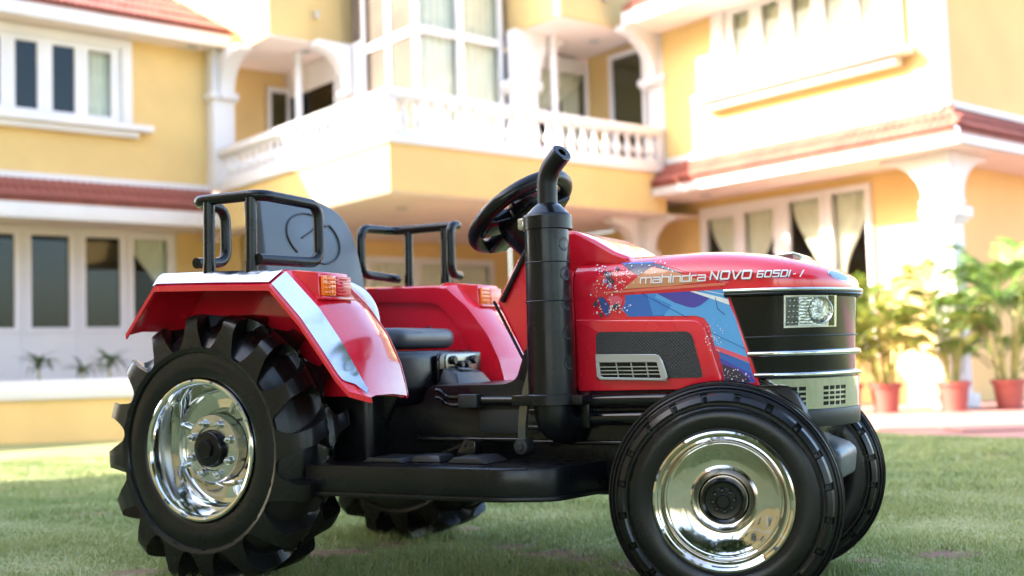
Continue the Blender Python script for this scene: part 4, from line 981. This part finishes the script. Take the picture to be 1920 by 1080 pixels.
# headlights on the rounded corners
LBK = mat('lamp_back_grey', (.12, .12, .125), .3, metal=.6)
HLG = mat('headlight_reflector', (.80, .80, .80), .12, metal=1.0, bump=.9, bscale=170, bdist=.002)
def headlight(flip):
    def seg(s0, s1, z0, z1, off, m, name, par, **k):
        if flip: s0, s1 = 1-s1, 1-s0
        return bandpoly(s0, s1, z0, z1, off, m, name, par, **k)
    a, b = .080, .300
    z0, z1 = .4670, .5215
    sl = (lambda t: (z0, z1))
    h = seg(a, b, z0, z1, -.0015, CHRW, 'headlight', None, t=.004)
    seg(a, b, z1-.0035, z1, .0030, CHRW, 'bezel', h); seg(a, b, z0, z0+.0035, .0030, CHRW, 'bezel', h)
    seg(a, a+.007, z0+.0035, z1-.0035, .0030, CHRW, 'bezel', h, n=2); seg(b-.008, b, z0+.0035, z1-.0035, .0030, CHRW, 'bezel', h, n=2)
    seg(a+.007, a+.055, z0+.0035, z1-.0035, -.0005, LBK, 'lamp_back', h, t=.001)
    seg(a+.056, b-.008, z0+.0035, z1-.0035, -.0003, HLG, 'reflector', h, t=.001)
    O = outline(.000, 1.075, n=60); N = len(O)-1
    def at(s, z, off=0):
        if flip: s = 1-s
        O_ = outline(off, 1.075, n=60); q = s*N; i = min(int(q), N-1); f = q-i
        p = (O_[i][0]+(O_[i+1][0]-O_[i][0])*f, O_[i][1]+(O_[i+1][1]-O_[i][1])*f)
        return (p[0]-.06*(.54-z), p[1]*(1-.25*(.54-z)), z)
    dots = MB()
    for i in range(3):
        for j in range(5):
            dots.lathe([(0, .0022), (.0018, .0018), (.0028, 0)], 8, 'z')
            k0 = len(dots.v)-8*3
            c = Vector(at(a+.014+.0155*i+.002*j, z0+.009+.0092*j, .0006))
            ang = math.radians(-75 if not flip else 75); rotm = Matrix.Rotation(ang, 4, 'Z') @ Matrix.Rotation(R(90), 4, 'Y')
            for k in range(k0, len(dots.v)): dots.v[k] = tuple(c+(rotm @ Vector(dots.v[k])))
    T(dots, 'lamp_diodes', CHR, h, weld=False)
    bars = MB()
    for j in range(9):
        z = z0+.006+.0052*j
        p = [at(a+.060+.012*i, z, .0010) for i in range(5)]
        bars.tube(p, .0009, 5)
    T(bars, 'reflector_ribs', CHR, h)
    c = Vector(at(.225, (z0+z1)/2+.001, .0002)); ang = -50 if not flip else 50
    m = Matrix.Translation(c) @ Matrix.Rotation(R(ang), 4, 'Z') @ Matrix.Rotation(R(90), 4, 'Y')
    T(MB().lathe([(.0225, .0022), (.0215, .0032), (.0195, .0012), (.013, -.003), (.006, -.005), (0, -.005)], 32).xf(m), 'reflector_bowl', HLG, h)
    T(MB().lathe([(0, .004), (.004, .003), (.0055, -.001), (.0055, -.004)], 16).xf(m), 'bulb', WHP, h)
    seg(a+.004, b-.004, z0+.002, z1-.002, .0045, LENS, 'lens', h, t=.0012)
headlight(False); headlight(True)
# chrome-edged scoop lamp on the hood
lm = T(MB().prism([(1.050, .590), (1.078, .6005), (1.106, .6025), (1.118, .597), (1.128, .585), (1.10, .575), (1.05, .585)], -.045, .045), 'hood_scoop', CHR, bevel=.006, bseg=3)
T(MB().prism([(1.062, .5895), (1.080, .5965), (1.106, .5980), (1.114, .592), (1.114, .580), (1.06, .585)], -.0462, -.0452), 'scoop_grille', mat('scoop_grille_dark', (.16, .08, .09), .4), lm)
T(MB().prism([(1.106, .5975), (1.115, .593), (1.120, .585), (1.108, .585)], -.0474, -.0464), 'scoop_lens', SIL, lm)
# front axle
T(MB().tube([(1.01, -.15, .19), (1.01, .15, .19)], .022, 16), 'front_axle', DGRY)
T(MB().prism([(1.05, .275), (1.10, .285), (1.165, .262), (1.178, .250), (1.172, .205), (1.12, .200), (1.05, .19)], -.07, .07), 'axle_casting', GRYP, bevel=.008)
T(MB().tube([(1.05, 0, .20), (1.05, 0, .32)], .03, 14), 'steering_post', BLK)

# ---- cowl behind the hood
cw = MB()
side = [(.612, .421), (.549, .540), (.600, .622), (.640, .650), (.690, .668), (.722, .664), (.760, .645), (.800, .620), (.830, .6075), (.830, .590), (.740, .600), (.7265, .595), (.7265, .372), (.640, .372)]
T(cw.prism(side, -.128, .128), 'dash_cowl', RED, bevel=.018, bseg=4, smooth=45)
T(MB().prism([(.640, .372), (.725, .372), (.725, .588), (.660, .60)], -.149, .149), 'cowl_side', RED, bevel=.004)
T(MB().tube([(.6215, -.131, .634), (.565, -.131, .540)], .0055, 8), 'cowl_trim', BLK)
T(MB().tube([(.5465, -.130, .541), (.612, -.130, .418)], .003, 8), 'cowl_trim', BLK)
T(MB().prism([(.607, .392), (.622, .448), (.665, .372), (.640, .365)], -.151, -.1285), 'cowl_foot', BLK, bevel=.002)

# ---- steering wheel
C0 = Vector((.543, 0, .728)); t_ = R(35); U = Vector((math.cos(t_), 0, math.sin(t_))); V_ = Vector((0, 1, 0)); Nn = Vector((-math.sin(t_), 0, math.cos(t_)))
RS = .1085
ringp = [C0+U*RS*math.cos(q)+V_*RS*math.sin(q) for q in [2*math.pi*k/56 for k in range(56)]]
sw = T(MB().tube(ringp, .0155, 14, closed=True), 'steering_wheel', BLK, smooth=60)
def obox(o, ax, ay, az, lx, ly, lz):
    vs = [o+ax*x+ay*y+az*z for x in (-lx, lx) for y in (-ly, ly) for z in (-lz, lz)]
    return MB().add(vs, [(0, 1, 3, 2), (4, 6, 7, 5), (0, 4, 5, 1), (2, 3, 7, 6), (0, 2, 6, 4), (1, 5, 7, 3)])
for q in (165, 243, 303, 55):
    d = (U*math.cos(R(q))+V_*math.sin(R(q))); e = Nn.cross(d)
    T(obox(C0+d*.066-Nn*.010, d, e, Nn, .040, .027, .0125), 'spoke', BLKG, sw, bevel=.003)
mh = Matrix.Translation(C0-Nn*.016) @ Nn.to_track_quat('Z', 'Y').to_matrix().to_4x4()
T(MB().lathe([(0, .020), (.044, .020), (.056, .010), (.060, -.008), (.058, -.034), (.050, -.066), (.0, -.070)], 32).xf(mh), 'wheel_hub', BLK, sw, smooth=40)
T(MB().tube([C0-Nn*.05, C0-Nn*.145], .022, 16), 'steering_column', BLK)
T(obox(C0+V_*(-.0)-Nn*.030+U*.018, U, V_, Nn, .026, .030, .012), 'horn_button', DGRY, sw, bevel=.004)

# ---- exhaust stack
ex = MB().lathe([(.0435, .362), (.0415, .50), (.0405, .662), (0, .662)], 40, c=(.700, -.200, 0))
exh = T(ex, 'exhaust_stack', BLK, smooth=40)
T(MB().lathe([(.0400, .660), (.0450, .661), (.0450, .684), (.0425, .688), (.034, .690)], 40, c=(.7025, -.200, 0)), 'clamp_ring', BLK, exh, smooth=30)
T(MB().lathe([(.0415, .6885), (.030, .700), (.0215, .708), (.0185, .709)], 40, c=(.7035, -.200, 0)), 'stack_cone', BLKG, exh, smooth=35)
T(MB().box(.652, .664, -.222, -.208, .664, .684), 'clamp_bolt', CHRW, exh, bevel=.002)
pp = rounded([(.7035, -.200, .700), (.704, -.200, .765), (.742, -.214, .795)], .034, 8)
T(MB().tube(pp, .0188, 20, cap=False), 'exhaust_pipe', BLK, exh, smooth=60)
e0, e1 = Vector(pp[-2]), Vector(pp[-1]); dd = (Vector((.742, -.214, .795))-Vector((.704, -.200, .765))).normalized()
me_ = Matrix.Translation(e1) @ dd.to_track_quat('Z', 'Y').to_matrix().to_4x4()
T(MB().lathe([(.0188, -.001), (.0188, .002), (.0170, .0035), (.0090, .0035), (.0080, .002), (.0080, -.020), (0, -.020)], 28).xf(me_), 'pipe_mouth', BLKG, exh, smooth=30)
T(MB().lathe([(.0455, .345), (.0475, .346), (.0475, .363), (.0450, .365)], 40, c=(.699, -.200, 0)), 'clamp_ring', BLK, exh, smooth=30)
T(MB().box(.640, .690, -.245, -.205, .3455, .3640), 'clamp_bracket', BLK, exh, bevel=.002)
T(MB().box(.735, .765, -.215, -.150, .3450, .3620), 'clamp_bracket', BLK, exh, bevel=.002)
T(MB().tube(rounded([(.700, -.200, .352), (.702, -.198, .314), (.715, -.160, .304), (.720, -.12, .304)], .035, 8), .035, 24), 'exhaust_elbow', BLK, exh, smooth=60)
pr = mat('perforation_dark', (.003, .003, .003), .5)
for k in range(5):      # punched holes facing the front right
    z = .633-.053*k; ang = R(-14)
    pts = [(.0125*math.cos(R(q)), .0125*1.0*math.sin(R(q))) for q in range(0, 360, 24)]
    m = MB(); vs = []
    rr_ = (.0435-.002*(z-.362)/.138 if z < .5 else .0415-.001*(z-.5)/.162)+.0003
    for u, w in pts: a = ang+u/rr_; vs.append((.700+rr_*math.cos(a), -.200+rr_*math.sin(a), z+w))
    vs.append((.700+(rr_-.0006)*math.cos(ang), -.200+(rr_-.0006)*math.sin(ang), z)); nn = len(pts)
    m.add(vs, [(i, (i+1) % nn, nn) for i in range(nn)]); T(m, 'punched_hole', pr, exh, smooth=0, solid=.0002)
    cr_ = [(.700+(rr_+.0004)*math.cos(ang+(.0125*math.cos(R(q)))/rr_), -.200+(rr_+.0004)*math.sin(ang+(.0125*math.cos(R(q)))/rr_), z+.0125*math.sin(R(q))) for q in range(190, 300, 12)]
    T(MB().tube(cr_, .0008, 5), 'hole_edge', GRYP, exh)
for z in (.600, .530): T(MB().lathe([(.0424, z), (.0430, z+.001), (.0424, z+.002)] if z > .55 else [(.0432, z), (.0438, z+.001), (.0432, z+.002)], 40, c=(.700, -.200, 0)), 'seam_ring', BLK, exh)
# ---- curved lever
P_ = rounded([(.667, -.214, .455), (.672, -.216, .415), (.655, -.220, .360), (.648, -.222, .310), (.648, -.222, .268)], .05, 6)
lv = MB(); rows = []
for i, p in enumerate(P_):
    a = Vector(P_[max(0, i-1)]); b = Vector(P_[min(len(P_)-1, i+1)]); t = (b-a).normalized(); sd_ = t.cross(Vector((0, 1, 0))).normalized(); w = .0095
    rows.append([tuple(p+sd_*w+Vector((0, .003, 0))), tuple(p+sd_*w*.8+Vector((0, -.003, 0))), tuple(p-sd_*w*.8+Vector((0, -.003, 0))), tuple(p-sd_*w+Vector((0, .003, 0)))])
lever = T(lv.grid(rows, wrap=True), 'side_lever', LEVM, smooth=50)
T(MB().lathe([(0, -.236), (.006, -.236), (.007, -.232), (.0135, -.231), (.0150, -.226), (.0150, -.205), (0, -.205)], 24, 'y', c=(.648, 0, .272)), 'lever_pivot', DGRY, lever, smooth=30)

# ------------------------------------------------------------------ printed hood graphics, laid on the surface
dg = bpy.context.evaluated_depsgraph_get()
bmw = bmesh.new()
for nm in ('hood', 'side_panel', 'panel_frame'):
    bmw.from_mesh(bpy.data.objects[nm].data)
BV = BVHTree.FromBMesh(bmw)
def proj_y(x, z, sg=-1, off=.0006):
    h = BV.ray_cast(Vector((x, -1, z)), Vector((0, 1, 0)))
    if h[0] is None: return None
    n = h[1] if h[1].y < 0 else -h[1]
    p = h[0]+n*off; return (p.x, p.y if sg < 0 else -p.y, p.z)
def clip(poly, ax, val, keep_less):
    out = []
    for i in range(len(poly)):
        a, b = poly[i-1], poly[i]; ia = (a[ax] <= val) == keep_less or a[ax] == val; ib = (b[ax] <= val) == keep_less or b[ax] == val
        if ia != ib:
            t = (val-a[ax])/(b[ax]-a[ax]); out.append((a[0]+(b[0]-a[0])*t, a[1]+(b[1]-a[1])*t))
        if ib: out.append(b)
    return out
GR = .008
def decal(polys, name, m, layer, parent, sg=-1):
    mb = MB()
    for poly in polys:
        vs = [Vector((p[0], p[1], 0)) for p in poly]
        tris = tessellate_polygon([vs]) if len(poly) > 3 else [(0, 1, 2)]
        for t in tris:
            tri = [(poly[i][0], poly[i][1]) for i in t]
            x0, x1 = min(p[0] for p in tri), max(p[0] for p in tri); z0, z1 = min(p[1] for p in tri), max(p[1] for p in tri)
            for i in range(int(x0//GR), int(x1//GR)+1):
                c = clip(clip(tri, 0, i*GR, False), 0, (i+1)*GR, True)
                if len(c) < 3: continue
                for j in range(int(z0//GR), int(z1//GR)+1):
                    d = clip(clip(c, 1, j*GR, False), 1, (j+1)*GR, True)
                    if len(d) < 3: continue
                    q = [proj_y(x, z, sg, .0004+.0003*layer) for x, z in d]
                    if any(p is None for p in q): continue
                    mb.add(q, [tuple(range(len(q)))])
    if not mb.f: return None
    return T(mb, name, m, parent, smooth=60, recalc=False)
def dm(name, c, rough=.25, coat=.6, **k): return mat(name, c, rough, coat=coat, **k)
BLUE = dm('print_blue', (.035, .14, .46)); LBL = dm('print_light_blue', (.10, .36, .70)); PUR = dm('print_purple', (.075, .06, .34)); WPR = dm('print_white', (.80, .80, .80))
PNK = dm('print_pink', (.75, .10, .16)); DRK = dm('print_dark', (.045, .03, .06)); TAN = dm('print_tan', (.62, .26, .12)); ORB = dm('print_coral', (.72, .16, .10)); NVY = dm('print_navy', (.02, .05, .22)); GRYL = dm('print_shadow', (.10, .07, .10))
MDB = dm('print_mid_blue', (.05, .24, .60))
gp = bpy.data.objects['hood']
def curve_pts(c, r0, n=12): return [(c[0]+r0*math.cos(2*math.pi*k/n), c[1]+r0*math.sin(2*math.pi*k/n)) for k in range(n)]
DEC = [
 ('graphic_blue', BLUE, 0, [[(.828, .5375), (1.0145, .5375), (1.0199, .5106), (1.0283, .4885), (1.0431, .4335), (1.0539, .3927), (1.0589, .3769), (1.006, .3769), (1.0045, .3846), (.9994, .4212), (.9907, .4450), (.9829, .4760), (.9738, .4895), (.9595, .4945), (.8327, .4985), (.8204, .5122), (.8273, .5239)]]),
 ('graphic_mid_blue', MDB, 1, [[(.870, .5375), (.930, .5375), (.930, .4975), (.880, .4985)]]),
 ('graphic_light_blue', LBL, 2, [[(.8877, .5373), (.9217, .519), (.9434, .5109), (.9554, .5085), (.9677, .512), (.9874, .5249), (.965, .5373), (1.0145, .5373), (1.0199, .5106), (1.0283, .4885), (1.0431, .4335), (1.0501, .4085), (.9915, .4350), (.9829, .4760), (.9738, .4895), (.9595, .4945), (.900, .4965), (.915, .515), (.885, .530)]]),
 ('graphic_purple', PUR, 3, [[(.8877, .5374), (.9217, .519), (.9434, .5109), (.9494, .5093), (.9554, .5085), (.9620, .5098), (.9677, .512), (.9874, .5249), (.9700, .532), (.9500, .5374)]]),
 ('graphic_purple', PUR, 1, [[(.990, .5374), (1.0145, .5374), (1.016, .524), (.985, .533)]]),
 ('graphic_purple', PUR, 1, [[(.9958, .4213), (1.0516, .3927), (1.0589, .3769), (1.0054, .3982), (1.0001, .412)]]),
 ('graphic_white_stripe', WPR, 4, [[(.9500, .5374), (.9600, .5374), (1.0179, .5200), (1.0203, .5099)], [(.975, .5374), (.978, .5374), (1.017, .5275), (1.0175, .5262)]]),
 ('graphic_pink_stripe', PNK, 4, [[(.9907, .4420), (1.0482, .4195), (1.0500, .4110), (.9927, .4330)]]),
 ('graphic_dark', DRK, 2, [[(1.0012, .4097), (1.0288, .400), (1.0466, .3838), (1.050, .378), (1.007, .378)]]),
 ('graphic_thin_line', NVY, 5, [[(.8615, .5374), (.8630, .5374), (.9430, .4928), (.9421, .4920)], [(.984, .4655), (1.0428, .4352), (1.0428, .4342), (.984, .4645)], [(.995, .5249), (.996, .5249), (.999, .505), (1.012, .494), (1.011, .4932), (.998, .504)]]),
 ('graphic_coral_band', ORB, 1, [[(.7878, .5455), (.9131, .5485), (1.014, .5490), (1.014, .5445), (.8777, .5425), (.7929, .5425)]]),
 ('graphic_tan', TAN, 2, [[(.8765, .5850), (.8245, .5485), (.9131, .5490), (.9767, .5525), (.9289, .5713)]]),
 ('graphic_dark', DRK, 1, [[(.8161, .5955), (.8874, .5906), (.9386, .5695), (.9286, .5665), (.9142, .5745), (.8786, .5870), (.8537, .5702), (.8337, .5834)]]),
 ('graphic_blue', BLUE, 2, [[(.8109, .5975), (.880, .5945), (.878, .5915), (.8211, .5940)]]),
 ('graphic_pink_stripe', PNK, 3, [[(.8875, .5918), (.8925, .5914), (1.0216, .5495), (1.0168, .5475)]]),
 ('graphic_navy_splash', NVY, 3, [[(.7743, .5360), (.7849, .5365), (.7961, .523), (.7967, .5061), (.7925, .5000), (.7837, .5091), (.7790, .520)]]),
 ('graphic_pink_splash', PNK, 2, [[(.795, .5370), (.815, .5370), (.8235, .529), (.820, .519), (.808, .512), (.800, .520)]]),
]
for nm, m, ly, ps in DEC: decal(ps, nm, m, ly, gp)
rg = random.Random(5)
dots = []; darks = []
for i in range(150):
    x = rg.gauss(.800, .022); z = rg.gauss(.565, .015) if i < 90 else rg.gauss(.517, .011)
    if not (.752 < x < .86 and .502 < z < .603): continue
    dots.append(curve_pts((x, z), rg.choice([.0006, .0008, .0011, .0016]), 7))
for i in range(60):
    x = rg.gauss(.988, .010); z = rg.gauss(.455, .014)
    if .975 < x < 1.02 and z > .43+(x-.99)*0: dots.append(curve_pts((x, z), rg.choice([.0005, .0008, .0011]), 6))
for i in range(26):
    x = rg.uniform(1.006, 1.05); z = .402-(x-1.0)*.42+rg.uniform(-.012, .010); dots.append(curve_pts((x, max(.380, z)), rg.choice([.0006, .0009, .0013]), 6))
for i in range(22): dots.append(curve_pts((rg.uniform(.83, .92), .5935-rg.random()**2*.03), rg.choice([.0006, .001, .0014]), 7))
decal([d for d in dots], 'graphic_white_spatter', WPR, 6, gp)['kind'] = 'stuff'
def blob(cx, cz, r, seed, n=14):
    g = random.Random(seed); return [(cx+r*g.uniform(.45, 1.25)*math.cos(2*math.pi*k/n), cz+r*g.uniform(.45, 1.25)*math.sin(2*math.pi*k/n)) for k in range(n)]
for bb in ((.7965, .5745, .0085, 1), (.8010, .5640, .0075, 2), (.7900, .5790, .0045, 3), (.7700, .5250, .0065, 4), (.8090, .5165, .0070, 5), (.7800, .5040, .0045, 6), (.812, .586, .004, 9)): decal([blob(*bb)], 'graphic_black_splash', DRK, 5, gp)
decal([blob(.790, .5640, .0065, 7), blob(.800, .5560, .0055, 8)], 'graphic_lilac_splash', dm('print_lilac', (.42, .22, .50)), 4, gp)

# lettering
GL = {
 'm': (1.10, [[(0, 0), (0, 1), (1.0, 1), (1.0, 0)], [(.5, 1), (.5, 0)]]),
 'a': (.78, [[(.02, 1), (.62, 1), (.68, .9), (.68, 0), (.05, 0), (0, .1), (0, .45), (.05, .55), (.68, .55)]]),
 'h': (.76, [[(0, 0), (0, 1.4)], [(0, 1), (.62, 1), (.66, .92), (.66, 0)]]),
 'i': (.16, [[(0, 0), (0, 1)], [(0, 1.22), (0, 1.4)]]),
 'n': (.76, [[(0, 0), (0, 1), (.62, 1), (.66, .92), (.66, 0)]]),
 'd': (.78, [[(.68, 1.4), (.68, 0), (.05, 0), (0, .1), (0, .9), (.05, 1), (.68, 1)]]),
 'r': (.52, [[(0, 0), (0, .92), (.06, 1), (.42, 1)]]),
 'N': (1.0, [[(0, 0), (0, 1)], [(0, 1), (.78, 0)], [(.78, 0), (.78, 1)]]),
 'O': (1.1, [[(.08, 0), (.80, 0), (.88, .12), (.88, .88), (.80, 1), (.08, 1), (0, .88), (0, .12), (.08, 0)]]),
 'V': (.98, [[(0, 1), (.34, 0), (.42, 0), (.84, 1)]]),
 '6': (.88, [[(.70, 1), (.08, 1), (0, .9), (0, .08), (.08, 0), (.64, 0), (.70, .08), (.70, .46), (.64, .54), (0, .54)]]),
 '0': (.90, [[(.08, 0), (.66, 0), (.72, .1), (.72, .9), (.66, 1), (.08, 1), (0, .9), (0, .1), (.08, 0)]]),
 '5': (.88, [[(.70, 1), (0, 1), (0, .56), (.64, .56), (.70, .48), (.70, .08), (.64, 0), (0, 0)]]),
 'D': (.84, [[(0, 0), (0, 1), (.52, 1), (.66, .85), (.66, .15), (.52, 0), (0, 0)]]),
 'I': (.26, [[(0, 0), (0, 1)]]),
 '-': (.30, [[(0, .42), (.16, .42)]]),
}
def text(s, x0, z0, x1, z1, h, stroke, shear, gap=.0, yscale=1.0):
    tot = sum(GL[c][0]+gap for c in s)-gap-.1
    W_ = math.hypot(x1-x0, z1-z0); sx = W_/tot; dx, dz = (x1-x0)/W_, (z1-z0)/W_; cur = 0; polys = []
    for ch in s:
        adv, strokes = GL[ch]
        for st in strokes:
            P = []
            for u, v in st:
                lx = (cur+u)*sx+v*h*shear; lz = v*h; P.append((x0+lx*dx-lz*0, z0+lx*dz+lz))
            for a, b in zip(P[:-1], P[1:]):
                d = Vector((b[0]-a[0], b[1]-a[1])); L_ = d.length
                if L_ < 1e-6: continue
                d /= L_; n = Vector((-d.y, d.x))*stroke/2; e = d*stroke*.42
                polys.append([(a[0]-e.x+n.x, a[1]-e.y+n.y), (b[0]+e.x+n.x, b[1]+e.y+n.y), (b[0]+e.x-n.x, b[1]+e.y-n.y), (a[0]-e.x-n.x, a[1]-e.y-n.y)])
        cur += adv+gap
    return polys
words = [('mahindra', .8590, .5565, .9790, .5545, .0094, .0022, .08, .06), ('NOVO', .9880, .5560, 1.0600, .5535, .0124, .0028, .22, .12), ('605DI', 1.0700, .5545, 1.1230, .5528, .0096, .0020, .24, .10), ('-', 1.1270, .5530, 1.1310, .553, .008, .0016, .2, 0), ('I', 1.1375, .5520, 1.1375+.004, .552, .0095, .0018, .45, 0)]
for w_, x0, z0, x1, z1, h, st, sh, gap in words:
    ps = text(w_, x0, z0, x1, z1, h, st, sh, gap)
    if w_ == 'NOVO' or w_ == '605DI': decal([[(p[0]+.0009, p[1]-.0009) for p in q] for q in ps], 'lettering_shadow', GRYL, 7, gp)
    mb = None
    for i, q in enumerate(ps): pass
    decal(ps, 'lettering', WPR, 8, gp)
# hood badge at the nose: blue-grey oval with a light mark
def on_hood(x, y, off=.0008):
    e = 1e-3; z = hood_z(x, y); n = Vector((-(hood_z(x+e, y)-hood_z(x-e, y))/(2*e), -(hood_z(x, y+e)-hood_z(x, y-e))/(2*e), 1)).normalized(); p = Vector((x, y, z))+n*off; return tuple(p)
BX, BY = 1.178, -.062
BCX, BCZ = 1.186, .5535
def badge(r0x, r0y, off, m, name, cx=BX, cyy=BY, n=28):
    rows = [[on_hood(cx+rr*r0x*math.cos(q), cyy+rr*r0y*math.sin(q), off) for q in [2*math.pi*k/n for k in range(n)]] for rr in (.01, .35, .7, 1.0)]
    return T(MB().grid(rows, wrap=True), name, m, gp, smooth=60)
def ell(cx, cz, rx, rz, tilt=-.5, n=26): return [(cx+rx*math.cos(2*math.pi*k/n), cz+rz*math.sin(2*math.pi*k/n)+tilt*rx*math.cos(2*math.pi*k/n)) for k in range(n)]
decal([ell(BCX, BCZ, .0125, .0062)], 'nose_badge', CHRW, 2, gp); decal([ell(BCX, BCZ, .0108, .0050)], 'nose_badge_face', dm('badge_blue_grey', (.16, .24, .34)), 4, gp)
